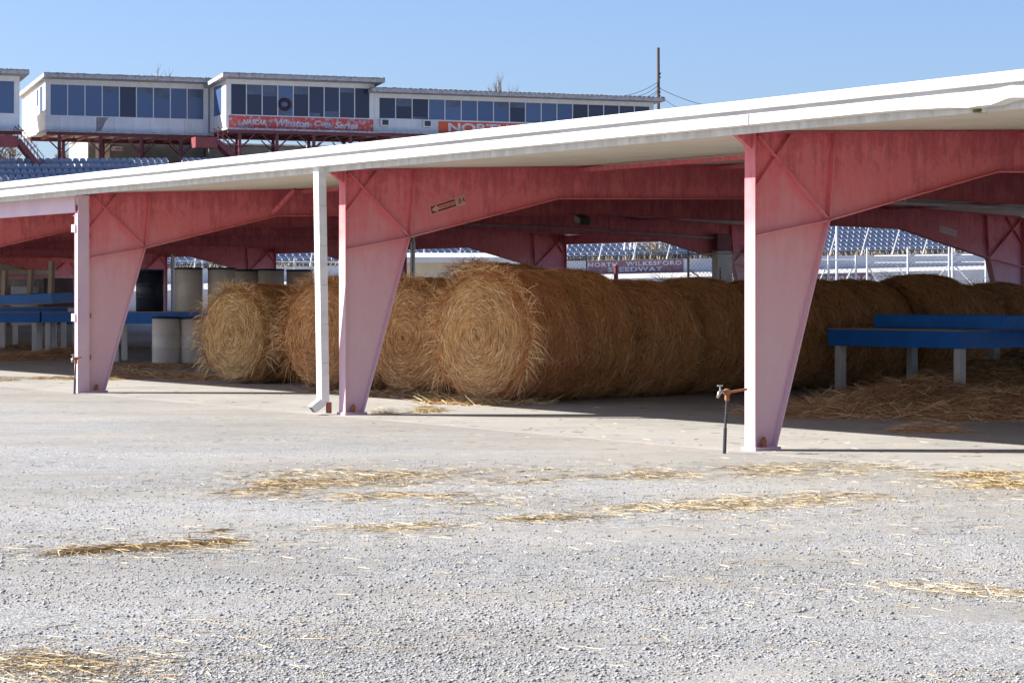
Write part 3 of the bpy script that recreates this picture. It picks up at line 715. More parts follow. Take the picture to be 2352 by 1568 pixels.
for i, nm in enumerate(names):
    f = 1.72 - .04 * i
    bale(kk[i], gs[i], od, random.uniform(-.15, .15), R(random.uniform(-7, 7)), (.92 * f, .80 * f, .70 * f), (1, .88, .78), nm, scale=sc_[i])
# ------------------------------------------------------------------ tables
def table(label, p, rz, lx, ly, h, legs=((1, 1), (1, -1), (-1, 1), (-1, -1)), fas=.25, paint='blue', group='blue stage tables'):
    """lx along local x, ly along local y; origin at the middle of its feet"""
    t = thing('wooden_table', label, 'table', p, rz, group)
    fr = MB(); th = .035
    fr.span((-lx / 2, -ly / 2, h - fas), (lx / 2, -ly / 2 + th, h - .012)); fr.span((-lx / 2, ly / 2 - th, h - fas), (lx / 2, ly / 2, h - .012))
    fr.span((-lx / 2, -ly / 2 + th, h - fas), (-lx / 2 + th, ly / 2 - th, h - .012)); fr.span((lx / 2 - th, -ly / 2 + th, h - fas), (lx / 2, ly / 2 - th, h - .012))
    fr.build('apron', M[paint], t, bevel=.004)
    MB().span((-lx / 2 + .002, -ly / 2 + .002, h - .012), (lx / 2 - .002, ly / 2 - .002, h + .008)).build('tabletop', M['ply'], t)
    for (i, j) in legs:
        mb = MB(); x, y = i * (lx / 2 - .14), j * (ly / 2 - .12); mb.span((x - .06, y - .06, 0), (x + .06, y + .06, h - .03)); mb.build('leg', M['leg'], t, bevel=.005)
    return t
LT = Vector((4.66, 34.8, FZ)); RT = Vector((6.20, 32.60, FZ))
axis = (RT - LT).normalized(); rzt = math.atan2(axis.y, axis.x); perp = Vector((-axis.y, axis.x, 0))
mid = (LT + RT) / 2
table('blue table on white legs standing in the straw heap at the right', mid + perp * .85, rzt, 2.69, 1.7, .925)
def loose_top(label, p, rz, lx, ly, h=.19):
    t = thing('table_top', label, 'table top', p, rz, 'loose blue table tops')
    mb = MB(); th = .035
    mb.span((-lx / 2, -ly / 2, 0), (lx / 2, -ly / 2 + th, h)).span((-lx / 2, ly / 2 - th, 0), (lx / 2, ly / 2, h)).span((-lx / 2, -ly / 2 + th, 0), (-lx / 2 + th, ly / 2 - th, h)).span((lx / 2 - th, -ly / 2 + th, 0), (lx / 2, ly / 2 - th, h))
    mb.build('apron', M['blue'], t, bevel=.004)
    MB().span((-lx / 2 + .04, -ly / 2 + .04, h - .03), (lx / 2 - .04, ly / 2 - .04, h - .012)).build('panel', M['ply'], t)
    return t
loose_top('blue table top lying upside down on the right-hand table', mid + perp * (.57 + .55) + axis * .28 + Vector((0, 0, .936)), rzt + R(.6), 2.55, 1.05)
table('blue table behind the straw heap at the right edge, mostly hidden', mid + perp * 2.75 + axis * 1.15, rzt - R(2), 2.6, 1.6, 1.10)
# left group
def lt(x, z): return Vector(((x - CX) / F * z, z, FZ))
table('blue table at the left edge, its white legs beside the leftmost column', lt(30, 58.6), R(4), 1.46, 1.2, 1.0)
table('blue table standing right behind the leftmost column', lt(172, 58.7), R(2), 1.46, 1.2, 1.0)
table('blue table in the back of the left bay under a tilted one', lt(90, 62.6), R(-3), 1.9, 1.5, 1.10)
def tilted_table():
    t = thing('overturned_table', 'blue table turned upside down with pale legs in the air, left bay', 'table', lt(92, 60.4) + Vector((0, 0, 1.20)), R(-14))
    t.rotation_euler = (R(2), R(-1.5), R(-26))
    lx, ly = 1.75, 1.3
    mb = MB(); mb.span((-lx / 2, -ly / 2, 0.02), (lx / 2, -ly / 2 + .035, .26)).span((-lx / 2, ly / 2 - .035, .02), (lx / 2, ly / 2, .26)).span((-lx / 2, -ly / 2 + .035, .02), (-lx / 2 + .035, ly / 2 - .035, .26)).span((lx / 2 - .035, -ly / 2 + .035, .02), (lx / 2, ly / 2 - .035, .26))
    mb.build('apron', M['blue'], t, bevel=.004)
    MB().span((-lx / 2, -ly / 2, 0), (lx / 2, ly / 2, .02)).build('tabletop', M['ply'], t)
    for i, j in ((1, 1), (1, -1), (-1, 1), (-1, -1)):
        x, y = i * (lx / 2 - .14), j * (ly / 2 - .12)
        MB().bar((x, y, .022), (x + .09, y, .98 + .1 * i), .12, .12, up=(0, 1, 0)).build('leg', M['lumber'], t, bevel=.005)
    return t
tilted_table()
table('blue table carrying the row of drums', lt(400, 51.0), R(1), 2.6, 1.5, 1.06)
# boards leaning on the end wall
t = tag(MB().box((0, 0, .72), (1.0, .03, 1.4)).build('white_board', M['panelwhite'], None), 'white panel with a scorched corner leaning against the end wall', 'board'); t.location = BW(16.9, 61.0, 0.3); t.rotation_euler = (0, 0, BA)
t = tag(MB().box((0, 0, 1.0), (1.1, .05, 2.0)).build('brown_board', M['brown'], None), 'dark brown board standing behind the overturned table', 'board'); t.location = BW(18.0, 60.6, 0.02); t.rotation_euler = (0, 0, BA)
t = tag(MB().box((0, 0, 0), (2.3, .05, .16)).build('long_plank', M['lumber'], None), 'pale plank lying level across the end wall girt', 'plank'); t.location = BW(16.9, 60.95, 2.22); t.rotation_euler = (0, 0, BA)

# ------------------------------------------------------------------ drums
def drum(label, p, mat, lid, h=.92, r=.295):
    t = thing('storage_drum', label, 'drum', p, random.uniform(0, 6), 'drums in the left bay')
    pr = [(r * .97, 0), (r, .012), (r, h * .33), (r + .010, h * .345), (r, h * .36), (r, h * .64), (r + .010, h * .655), (r, h * .67), (r, h * .955)]
    MB().lathe(pr, 40).build('drum_body', M[mat], t, True)
    MB().lathe([(r + .012, h * .956), (r + .012, h * .99), (r - .01, h), (r - .03, h * .985)], 40).build('lid', M[lid], t, True)
    return t
drum('white drum on the floor with a torn paper scrap at its foot', lt(382, 49.4), 'drum_white', 'drum_rim', .97)
drum('white drum on the floor touching the pale greenish bale', lt(446, 49.5), 'drum_white', 'drum_rim', .96)
zt = 1.06 + .008
drum('dark navy drum on the blue table, left end of the row', lt(344, 50.7) + Vector((0, 0, zt)), 'drum_navy', 'drum_rim', .90)
drum('off-white drum on the table beside the navy drum', lt(433, 50.7) + Vector((0, 0, zt)), 'drum_white', 'drum_rim', .94)
drum('off-white drum with a wire band, third along the table', lt(509, 50.9) + Vector((0, 0, zt)), 'drum_white', 'drum_rim', .94)
table('blue table hidden behind the hay that carries the rear drums', lt(640, 53.2), R(1), 2.3, 1.4, 1.06)
drum('greyish drum on the rear table above the gap between bales', lt(563, 53.0) + Vector((0, 0, zt)), 'drum_white', 'drum_rim', .93)
drum('off-white drum in the middle of the rear table', lt(622, 52.9) + Vector((0, 0, zt)), 'drum_white', 'drum_rim', .94)
drum('rightmost greyish drum of the rear table', lt(688, 53.3) + Vector((0, 0, zt)), 'drum_white', 'drum_rim', .93)

# ------------------------------------------------------------------ straw on the ground
def strewn(n, fx, z0=.004, spread_z=.02, lmin=.05, lmax=.28, flat=.15, wmin=.002, wmax=.0048, mat='straw', name='straw', mean=.6):
    """n blades whose ground points come from fx()"""
    P = np.array([fx() for _ in range(n)]); an = rng.uniform(0, 2 * math.pi, n)
    P[:, 2] += z0 + rng.random(n) ** 2 * spread_z
    D = np.stack([np.cos(an), np.sin(an), rng.normal(0, flat, n)], 1); Ln = rng.uniform(lmin, lmax, n)
    B = np.stack([rng.normal(0, .05, n) * Ln * 2, rng.normal(0, .05, n) * Ln * 2, -np.abs(rng.normal(0, .1, n)) * Ln], 1)
    me = ribbons(name, P, D, B, Ln, rng.uniform(wmin, wmax, n), M[mat], np.clip(rng.normal(mean, .25, n), 0, 1))
    z = np.empty(len(me.vertices) * 3, np.float32); me.vertices.foreach_get('co', z); z = z.reshape(-1, 3)
    z[:, 2] = np.maximum(z[:, 2], P.repeat(6, 0)[:, 2] * 0 + z0 * .9); me.vertices.foreach_set('co', z.ravel()); return me
def gauss_patch(poly, sx, sy, ground=0.0, hump=0.0):
    """random picture-space points round a polyline, turned into ground points"""
    pts = [GP(*p) for p in poly]
    seg = [(pts[i], pts[i + 1]) for i in range(len(pts) - 1)]; ln = [max((b - a).length, .01) for a, b in seg]
    def f():
        a, b = random.choices(seg, ln)[0]; t = random.random(); p = a.lerp(b, t)
        q = max(-1.7, min(1.7, random.gauss(0, 1))); r_ = max(-1.7, min(1.7, random.gauss(0, 1)))
        x = p.x + q * sx; y = p.y + r_ * sy
        if sy > .2:
            k = mnoise.noise(Vector((x * 1.7, y * 1.3, 5.5))) + .6 * mnoise.noise(Vector((x * 5.1, y * 3.7, 1.5)))
            if k < random.uniform(-.35, .35): return f()
        return (x, y, ground + hump * math.exp(-(q * q + r_ * r_) * .7) * random.random())
    return f
HALO = []
def clump(label, poly, sx, sy, n, hump=.05, ground=0.0, mat='straw', mean=.55, name='straw_clump', lmax=.20, cat='straw clump'):
    if not ground: HALO.append(([GP(*p) for p in poly], max(sx, .2) * 2.2, max(sy, .15) * 2.2, n))
    me = strewn(int(n * .75), gauss_patch(poly, sx, sy, ground, hump), .003, .008, .04, lmax, .07, mat=mat, mean=mean, name=name)
    return tag(obj(name, me), label, cat, 'clumps of straw on the ground')
clump('long thin rope of brown straw on the gravel, lower left', [(135, 1272), (230, 1266), (330, 1261), (440, 1253), (535, 1247)], .04, .05, 2000, .035, mean=.42)
clump('golden straw clump on the concrete just right of the second column', [(880, 950), (990, 945)], .12, .22, 1100, .10, FZ, mean=.55)
clump('wide straw mat across the gravel in the middle of the yard', [(560, 1130), (640, 1110), (720, 1100), (860, 1100), (1080, 1094)], .30, .48, 3400, .012, mean=.55)
clump('straw streak below the wide middle mat', [(790, 1147), (900, 1143), (1010, 1147), (1140, 1149)], .25, .24, 1100, .008, mean=.6)
clump('broken straw trail on the gravel between the two taps', [(1180, 1100), (1300, 1092), (1430, 1096), (1560, 1090), (1700, 1086), (1850, 1080), (2010, 1074)], .45, .42, 2400, .008, mean=.6)
clump('dense golden straw pile on the gravel at the right edge', [(2225, 1108), (2300, 1102), (2380, 1098)], .16, .34, 3800, .07, mean=.6)
clump('straw streak on the gravel below the near tap', [(1460, 1176), (1560, 1168), (1680, 1158), (1830, 1146), (1930, 1138)], .25, .26, 2000, .010, mean=.65)
clump('short straw streak left of the one below the near tap', [(1180, 1195), (1260, 1190), (1340, 1186)], .15, .14, 500, .008, mean=.6)
clump('thin pale straw streak on the gravel, centre left', [(815, 1218), (880, 1212), (1020, 1206)], .16, .14, 500, .006, mean=.75)
clump('straw patch in the bottom left corner of the yard', [(-20, 1515), (110, 1522), (210, 1550)], .2, .17, 1000, .015, mean=.55, lmax=.15)
clump('pale straw streak on the gravel at the right edge', [(2110, 1345), (2230, 1356), (2360, 1370)], .16, .13, 480, .006, mean=.8)
clump('small dark tuft of straw on the gravel, left of centre', [(478, 1224), (505, 1222)], .015, .02, 70, .02, mean=.3)
clump('straw band on the slab left of the leftmost column', [(-10, 875), (60, 872), (165, 872)], .1, .25, 2000, .06, FZ, mean=.5)
clump('straw band on the slab between the leftmost column and the bales', [(245, 872), (330, 868), (430, 862)], .1, .25, 1500, .05, FZ, mean=.5)
clump('small straw heap on the shaded slab in front of the right-hand table', [(2070, 992), (2120, 990), (2200, 994)], .10, .18, 1500, .12, FZ, 'straw_old', .5)
# the loose heap round the right-hand table
def heap(label, pts, n, mat, seed):
    """pts: (picture x, picture y, radius, height) humps on the slab"""
    hs = [(GP(x, y), r_, h_) for x, y, r_, h_ in pts]
    def hgt(x, y):
        return max([h_ * math.exp(-(((x - c.x) ** 2 + ((y - c.y) * .8) ** 2) / (r_ * r_))) for c, r_, h_ in hs] + [0]) * (1 + .25 * mnoise.noise(Vector((x * 2.3, y * 2.3, seed))))
    t = thing('straw_heap', label, 'straw heap', (hs[0][0].x, hs[0][0].y, 0))
    o0 = t.location
    xs = [c.x for c, _, _ in hs]; ys = [c.y for c, _, _ in hs]; rm = max(r_ for _, r_, _ in hs) * 2.0
    x0, x1, y0, y1 = min(xs) - rm, max(xs) + rm, min(ys) - rm, max(ys) + rm
    nx, ny = 90, 90; vs = []; fs = []; ok = []
    for j in range(ny + 1):
        for i in range(nx + 1):
            x = x0 + (x1 - x0) * i / nx; y = y0 + (y1 - y0) * j / ny; h_ = hgt(x, y) - .02
            vs.append((x - o0.x, y - o0.y, FZ + h_ * .9 - .004))
            ok.append(h_ > 0)
    for j in range(ny):
        for i in range(nx):
            q = (j * (nx + 1) + i, j * (nx + 1) + i + 1, (j + 1) * (nx + 1) + i + 1, (j + 1) * (nx + 1) + i)
            if any(ok[k] for k in q): fs.append(q)
    mb = MB().add(vs, fs); mb.build('packed_straw', M['straw_base'], t, True)
    P = []
    while len(P) < n:
        x, y = random.uniform(x0, x1), random.uniform(y0, y1); h_ = hgt(x, y)
        if h_ > .012 and random.random() < min(1, .25 + h_ * 6): P.append((x - o0.x, y - o0.y, FZ + h_ * .9 - .01))
    P = np.array(P); an = rng.uniform(0, 2 * math.pi, n)
    D = np.stack([np.cos(an), np.sin(an), rng.normal(.05, .28, n)], 1); Ln = rng.uniform(.08, .38, n)
    B = np.stack([rng.normal(0, .08, n) * Ln, rng.normal(0, .08, n) * Ln, -np.abs(rng.normal(.08, .12, n)) * Ln], 1)
    obj('loose_straw', ribbons('loose_straw', P, D, B, Ln, rng.uniform(.005, .010, n), M[mat], np.clip(rng.normal(.5, .25, n), 0, 1)), t)
    return t
heap('broad brown straw heap round the legs of the right-hand table', [(1900, 950, .8, .13), (1990, 935, .8, .16), (2090, 930, .75, .38), (2150, 925, .8, .33), (2300, 940, .9, .28), (2250, 905, .9, .56), (2360, 898, 1.0, .62), (2010, 910, .6, .14), (2200, 955, .8, .12), (2400, 940, 1.0, .3)], 15000, 'straw_old', 3)
heap('low brown straw bank in the shade at the far left', [(30, 825, .9, .14), (110, 822, .9, .2), (150, 815, .8, .2), (60, 800, 1.2, .15), (240, 800, 1.0, .12)], 3500, 'straw_old', 6)
heap('flat straw litter at the feet of the four front bales', [(880, 908, .5, .06), (985, 912, .45, .07), (1060, 925, .45, .07), (1120, 928, .45, .06), (1180, 926, .5, .05), (760, 900, .4, .04)], 3000, 'straw', 9)
heap('thin straw litter on the slab behind the leftmost column', [(300, 862, .7, .05), (400, 866, .6, .05), (460, 872, .4, .05), (350, 845, .8, .05)], 2200, 'straw_old', 12)
# thin scatter over the whole yard
def yard():
    if random.random() < .62:
        pts, sx, sy, n = random.choices(HALO, [h[3] for h in HALO])[0]; i = random.randrange(len(pts) - 1); p = pts[i].lerp(pts[i + 1], random.random())
        return (p.x + random.gauss(0, sx), p.y + random.gauss(0, sy), 0)
    while True:
        x = random.uniform(-60, 2420); y = 900 + (1600 - 900) * random.random() ** 1.3; p = GP(x, y)
        u, v = BUV(p)
        if u < 0.2 and mnoise.noise(Vector((p.x * .35, p.y * .5, 2))) + .35 * random.random() > .1: return (p.x, p.y, 0)
sc1 = obj('scattered_straw', strewn(11000, yard, .003, .004, .015, .16, .03, .002, .0045, name='scattered_straw', mean=.7)); tag(sc1, kind='stuff')
def floor():
    while True:
        x = random.uniform(0, 2380); y = random.uniform(850, 1060); p = GP(x, y); u, v = BUV(p)
        if u > -.1: return (p.x, p.y, FZ)
sc2 = obj('scattered_straw', strewn(1000, floor, .003, .002, .05, .2, .02, .003, .006, name='scattered_straw', mean=.5)); tag(sc2, kind='stuff')

# ------------------------------------------------------------------ loose stones in the yard
def stones(n):
    base = np.array([(1, 0, 0), (-1, 0, 0), (0, 1, 0), (0, -1, 0), (0, 0, 1), (0, 0, -1)], float)
    tri = np.array([(0, 2, 4), (2, 1, 4), (1, 3, 4), (3, 0, 4), (2, 0, 5), (1, 2, 5), (3, 1, 5), (0, 3, 5)])
    P = []; S = []
    while len(P) < n:
        x = random.uniform(-80, 2430); y = 1020 + (1590 - 1020) * random.random() ** .62; p = GP(x, y); u, v = BUV(p)
        if u > -1.2: continue
        k = mnoise.noise(Vector((p.x * .5, p.y * .35, 7))) + .4 * mnoise.noise(Vector((p.x * 1.9, p.y * 1.4, 3)))
        if k < random.uniform(-.55, .25): continue
        P.append((p.x, p.y, 0)); S.append(random.lognormvariate(-5.5, .5))
    P = np.array(P); S = np.minimum(np.array(S), .015)
    V = base[None] * rng.uniform(.6, 1.25, (n, 6, 1)) * S[:, None, None] * np.array([1, 1, .5])
    an = rng.uniform(0, 6.28, n); c, s = np.cos(an)[:, None], np.sin(an)[:, None]
    X = V[:, :, 0] * c - V[:, :, 1] * s; Y = V[:, :, 0] * s + V[:, :, 1] * c
    V = np.stack([X, Y, V[:, :, 2] + S[:, None] * .25], 2) + P[:, None, :]
    Fq = (np.arange(n)[:, None, None] * 6 + tri[None]).reshape(-1, 3)
    return np_mesh('gravel_stones', V.reshape(-1, 3), Fq, M['stones'], np.clip(rng.normal(.55, .25, n), 0, 1), 6)
tag(obj('gravel_stones', stones(60000)), kind='stuff')

# ------------------------------------------------------------------ beyond the shed: slope, track, walls
INC = .024
def strip(name, n0, h0, n1, h1, mat, s0=-140, s1=190, inc0=INC, inc1=INC):
    pts = [SW(s, n, h) + Vector((0, 0, inc * s)) for s, n, h, inc in ((s0, n0, h0, inc0), (s1, n0, h0, inc0), (s1, n1, h1, inc1), (s0, n1, h1, inc1))]
    return sheet(name, pts, mat)
HB = 2.35   # foot of the outer wall at s = 0
strip('infield', -100, -.6, -74.6, 1.25, M['dirt'], -40, 120, .0, .02)
strip('track', -74.4, 1.30, -17.7, HB, M['asphalt'], -140, 190, .022, INC)
strip('verge', -17.2, HB + .90, -15.0, HB + .95, M['dirt'])
strip('embankment', -15.0, HB - .6, 1.5, 9.6, M['terrace'])
strip('hill', 1.5, 9.7, 60, 9.9, M['dirt'], -140, 190, INC, .0)
strip('hill', 60, 9.89, 400, 9.0, M['dirt'], -300, 300, 0, 0)
def wall_run(name, label, n, s0, s1, hb, ht, mat, th=.35, inc=INC):
    t = thing(name, label, 'wall', SW(0, n, 0), SA)
    mb = MB(); k = 16
    for i in range(k):
        a, b = s0 + (s1 - s0) * i / k, s0 + (s1 - s0) * (i + 1) / k
        vs = []
        for s in (a, b):
            for (y, z) in ((0, hb - .5), (th, hb - .5), (th, hb + ht), (0, hb + ht)): vs.append((s, y, z + inc * s))
        mb.add(vs, [(0, 4, 7, 3), (3, 7, 6, 2), (1, 2, 6, 5), (0, 1, 5, 4)] + ([(0, 3, 2, 1)] if i == 0 else []) + ([(4, 5, 6, 7)] if i == k - 1 else []))
    mb.build('wall_face', mat, t); return t
ow = wall_run('track_wall', 'long pale outer track wall below the grandstand seats', -17.6, -60, 110, HB, .93, M['barrier'])
iw = wall_run('pit_wall', 'pale inner wall behind the right-hand fence', -74.5, -40, 100, 1.25, .95, M['barrier'], inc=.026)
# mural on the outer wall
s0, z0 = SX(1347, -17.6); s1, _ = SX(1570, -17.6)
def mural(parent, label, s0, s1, hb, ht, inc, lines, mat):
    t = thing('wall_mural', label, 'mural', parent.location + SS * s0 + Vector((0, 0, hb + inc * s0)), SA)
    w_ = s1 - s0
    vs = []
    for x in (0, w_):
        for y, z in ((-.012, 0), (0, 0), (0, ht), (-.012, ht)): vs.append((x, y, z + inc * x))
    MB().add(vs, [(0, 4, 7, 3), (3, 7, 6, 2), (1, 2, 6, 5), (0, 1, 5, 4), (0, 3, 2, 1), (4, 5, 6, 7)]).build('painted_panel', mat, t)
    for body, x, z, ww, hh in lines:
        o = obj('lettering', text_mesh(body, ww * w_, hh * ht, M['lettergrey'], bold=.035, depth=.008, space=1.15), t)
        o.location = (x * w_, -.0125, z * ht + inc * x * w_); o.rotation_euler = (0, -math.atan(inc), 0)
    return t
mural(ow, 'faded maroon wall mural with two lines of white letters, centre', s0, s1, HB + .02, .89, INC, [('NORTH', .012, .54, .30, .33), ('WILKESBORO', .40, .56, .58, .34), ('SPEEDWAY', .22, .12, .56, .36)], M['signmaroon'])
s0, _ = SX(1815, -74.5); s1, _ = SX(2005, -74.5)
mural(iw, 'worn maroon mural on the inner wall behind the right fence', s0, s1, 1.62, .56, .026, [('NORTH WILKESBORO', -.45, .1, 1.42, .72)], M['signmaroon'])
# dry grass along the foot of the stand
def wgrass():
    s = random.uniform(-25, 80); p = SW(s, random.uniform(-17.2, -15.6), HB + .92 + INC * s); return tuple(p)
n = 5000; P = np.array([wgrass() for _ in range(n)]); D = np.stack([rng.normal(0, .35, n), rng.normal(0, .35, n), np.ones(n)], 1); Ln = rng.uniform(.08, .42, n) * np.clip(rng.normal(.8, .4, n), .2, 1.8)
tag(obj('dry_grass', ribbons('dry_grass', P, D, np.stack([rng.normal(0, .08, n), rng.normal(0, .08, n), rng.normal(-.03, .03, n)], 1), Ln, rng.uniform(.02, .05, n), M['drygrass'])), kind='stuff')

# ------------------------------------------------------------------ grandstand
gst = thing('grandstand', 'terraced concrete grandstand rising beyond the shed', 'grandstand', SW(0, 0), SA)
NROW = 20; rows = []
h = 11.16 - .78; nn = -1.0
for j in range(NROW + 1):
    rows.append((nn, h)); dh = .42 - .13 * j / NROW; h -= dh; nn -= .75
tm = MB()
for (n_, h_) in rows:
    for a in range(-6, 11):
        s_a, s_b = a * 10.0, a * 10.0 + 10
        vs = []
        for s in (s_a, s_b):
            for y, z in ((n_ - .36, h_ - .5), (n_ + .40, h_ - .5), (n_ + .40, h_), (n_ - .36, h_)): vs.append((s, y, z + INC * s))
        tm.add(vs, [(0, 4, 7, 3), (3, 7, 6, 2)])
tm.build('terrace', M['terrace'], gst)
for j, (n_, h_) in enumerate(rows[::1]):   # light nosing strip along each step
    vs = []
    for s in (-60, 110):
        for y, z in ((n_ - .375, h_ - .06), (n_ - .361, h_ - .06), (n_ - .361, h_ + .004), (n_ - .375, h_ + .004)): vs.append((s, y, z + INC * s))
    MB().add(vs, [(0, 4, 7, 3), (3, 7, 6, 2), (0, 1, 5, 4)]).build('step_nosing', M['fascia'], gst)
AISLES = [-19.5, -4.0, 14.5, 33.5, 57.0, 80.0]
def in_aisle(s): return any(abs(s - a) < .62 for a in AISLES)
# ------------------------------------------------------------------ press boxes on their posts
def window_run(t, s_l, s_r, zb, zt, y, n, glass, odd=None, bars=.07, widths=None):
    w_ = (s_r - s_l) / n
    for i in range(n):
        a, b = s_l + i * w_, s_l + (i + 1) * w_
        f = MB(); f.span((a, y - .06, zb), (a + bars, y, zt)); f.span((a + bars, y - .06, zt - .05), (b, y, zt)); f.span((a + bars, y - .06, zb), (b, y, zb + .05))
        if i == n - 1: f.span((b - .001, y - .06, zb), (b + bars, y, zt))
        fr = f.build('window', M['framew'], t)
        g = odd[i] if odd and i in odd else glass
        MB().span((a + bars, y - .03, zb + .05), (b, y - .02, zt - .05)).build('pane', M[g], fr)
        q = random.random()
        if q < .45:
            d_ = (zt - zb) * random.uniform(.12, .4)
            if q < .28: MB().span((a + bars + .03, y - .034, zt - .06 - d_), (b - .03, y - .031, zt - .06)).build('blind', M['blind'], fr)
            else: MB().span((a + bars + .03, y - .034, zb + .06), (b - random.uniform(.03, .3), y - .031, zb + .06 + d_ * .5)).build('blind', M['blind'], fr)
def shed_roof(t, s_l, s_r, y_f, y_b, z_f, z_b, th=.26, ov=.55):
    mb = MB(); vs = []
    for s in (s_l - ov, s_r + ov):
        for y, z in ((y_f - 1.0, z_f), (y_b + .4, z_b), (y_b + .4, z_b + th), (y_f - 1.0, z_f + th)): vs.append((s, y, z))
    mb.add(vs, [(0, 4, 7, 3), (3, 7, 6, 2), (1, 2, 6, 5), (0, 1, 5, 4), (0, 3, 2, 1), (4, 5, 6, 7)])
    r = mb.build('roof', M['fascia'], t)
    mb = MB(); n = 60
    for i in range(n):
        a = s_l - ov + (s_r - s_l + 2 * ov) * i / n; b = a + (s_r - s_l + 2 * ov) / n * .82
        z1 = z_f + th + .02 + random.uniform(-.01, .03)
        vs = [(a, y_f - 1.06, z_f + th), (b, y_f - 1.06, z_f + th), (b, y_b + .4, z_b + th), (a, y_b + .4, z_b + th), (a, y_f - 1.06, z1 + .03), (b, y_f - 1.06, z1 + .03), (b, y_b + .4, z_b + th + .05), (a, y_b + .4, z_b + th + .05)]
        mb.add(vs, [(0, 1, 5, 4), (1, 2, 6, 5), (2, 3, 7, 6), (3, 0, 4, 7), (4, 5, 6, 7)])
    mb.build('roofing', M['rooffelt'], r)
    return r
def post(t, s, y, zb, zt, brace=True, along=1.1):
    o = MB().tube([(s, y, zb), (s, y, zt)], .13, 8).build('support_post', M['redpost'], t)
    if brace:
        b = MB(); 
        for q in (-1, 1): b.bar((s, y, zt - along), (s + q * along, y, zt - .05), .07, .09, up=(0, 1, 0))
        b.build('post_brace', M['redpost'], o)
def press_box(label, xl, xr, nf, depth, yt, ywt, ywb, ypb, npane, glass, odd=None, deck=.95, posts=4, lap=False, ov=.55, extra_r=0, sill=True, topdrop=.9):
    sl, zl = SX(xl, nf); sr, _ = SX(xr, nf)
    t = thing('press_box', label, 'press box', SW(sl, nf, 0), SA)
    w_ = sr - sl
    H = lambda y: HP(y, zl)
    zr, z1, z2, z3 = H(yt), H(ywt), H(ywb), H(ypb)
    # side and back walls
    for s in (0, w_):
        mb = MB(); e = .12
        vs = []
        for x in (s - e / 2, s + e / 2):
            for y, z in ((0.13, z3), (depth, z3), (depth, zr - topdrop), (0.13, zr - .33)): vs.append((x, y, z))
        mb.add(vs, [(0, 4, 7, 3), (3, 7, 6, 2), (1, 2, 6, 5), (0, 1, 5, 4), (0, 3, 2, 1), (4, 5, 6, 7)]); mb.build('side_wall', M['lapsiding'] if lap else M['siding'], t)
    MB().span((.06, depth - .1, z3), (w_ - .06, depth, zr - topdrop)).build('back_wall', M['siding'], t)
    MB().span((-.06, 0, z1), (w_ + .06, .12, zr - .27)).build('front_header', M['siding'], t)
    MB().span((-.06, 0, z3), (w_ + .06, .12, z2)).build('front_panel', M['panelwhite'], t)
    MB().span((.06, .13, z3 + .1), (w_ - .06, depth - .11, z3 + .25)).build('floor', M['brown'], t)
    MB().span((-.06, .0, z2), (.25, .12, z1)).build('corner_post', M['siding'], t); MB().span((w_ - .25, .0, z2), (w_ + .06, .12, z1)).build('corner_post', M['siding'], t)
    window_run(t, .25, w_ - .25 - .07, z2, z1, .06, npane, glass, odd)
    shed_roof(t, 0, w_, 0, depth, zr - .26, zr - topdrop - .05, ov=ov)
    # deck and its red beams
    MB().span((-.2, -.9, z3 - .16), (w_ + .2, depth + .2, z3 - .03)).build('deck', M['fascia'], t)
    MB().span((-.1, -.7, z3 - .16 - .22), (w_ + .1, -.5, z3 - .165)).build('deck_beam', M['redpost'], t); MB().span((-.1, depth * .6, z3 - .45), (w_ + .1, depth * .6 + .2, z3 - .165)).build('deck_beam', M['redpost'], t)
    for i in range(9):
        x = w_ * (i + .5) / 9; MB().span((x - .06, -.45, z3 - .36), (x + .06, depth * .6 - .05, z3 - .17)).build('joist', M['redpost'], t)
    for i in range(posts):
        x = w_ * (i + .28) / posts
        post(t, x, -.6, z3 - 5.0, z3 - .38); post(t, x + w_ / posts * .5, depth * .6, z3 - 4.6, z3 - .45, True, .9)
    return t, sl, w_, (zr, z1, z2, z3)
pb0 = press_box('press box cut off by the left edge, with a scuffed front panel', -190, 43, 0, 8.5, 156, 178, 256, 292, 5, 'glass', posts=3)
pb1 = press_box('press box with nine blue windows and a torn white front panel, second from left', 106, 477, 4.5, 9, 171, 192, 265.5, 299, 9, 'glass', {4: 'glassdark'}, posts=4, lap=True, ov=.35)
pb2 = press_box('tallest press box, dark windows above a flaking red banner', 521, 858, 0, 8.5, 171, 191, 264, 294, 9, 'glassdark', {3: 'glass'}, posts=4)
pb3 = press_box('longest and lowest press box with small windows, stretching right to the pole', 862, 1500, 0, 8, 205, 223, 272.5, 302, 17, 'glassdark', {3: 'glass', 4: 'glass', 5: 'glass', 6: 'glass', 7: 'glass', 9: 'glass', 10: 'glass', 11: 'glass'}, posts=7, topdrop=.6)
def on_front(pb, s_a, s_b, z_a, z_b): pass
# torn panel of the second box
t, sl, w_, (zr, z1, z2, z3) = pb1
f = w_ / 1640.0
MB().prism([(500 * f, z2 - .02), (500 * f, z3 + .02), (545 * f, z3 + .02), (570 * f, z3 + .35), (590 * f, z2 - .35), (625 * f, z2 - .02)], -.012, -.001).build('torn_patch', simple('bare_sheathing', (0.30, 0.28, 0.30), (0.22, 0.19, 0.20), 3, 0.9), t)
for q in (130, 680, 870, 1045, 1230, 1400): MB().span((q * f - .012, -.006, z3 + .02), (q * f + .012, -.001, z2 - .02)).build('panel_seam', M['fascia'], t)
mb = MB(); mb.span((-.075, 1.0, z2 + .3), (-.063, 2.0, z1 - .1)); so_ = mb.build('side_window', M['glassdark'], t); MB().span((-.075, 2.6, z2 + .9), (-.063, 3.2, z1 - .2)).build('side_window', M['glassdark'], t)
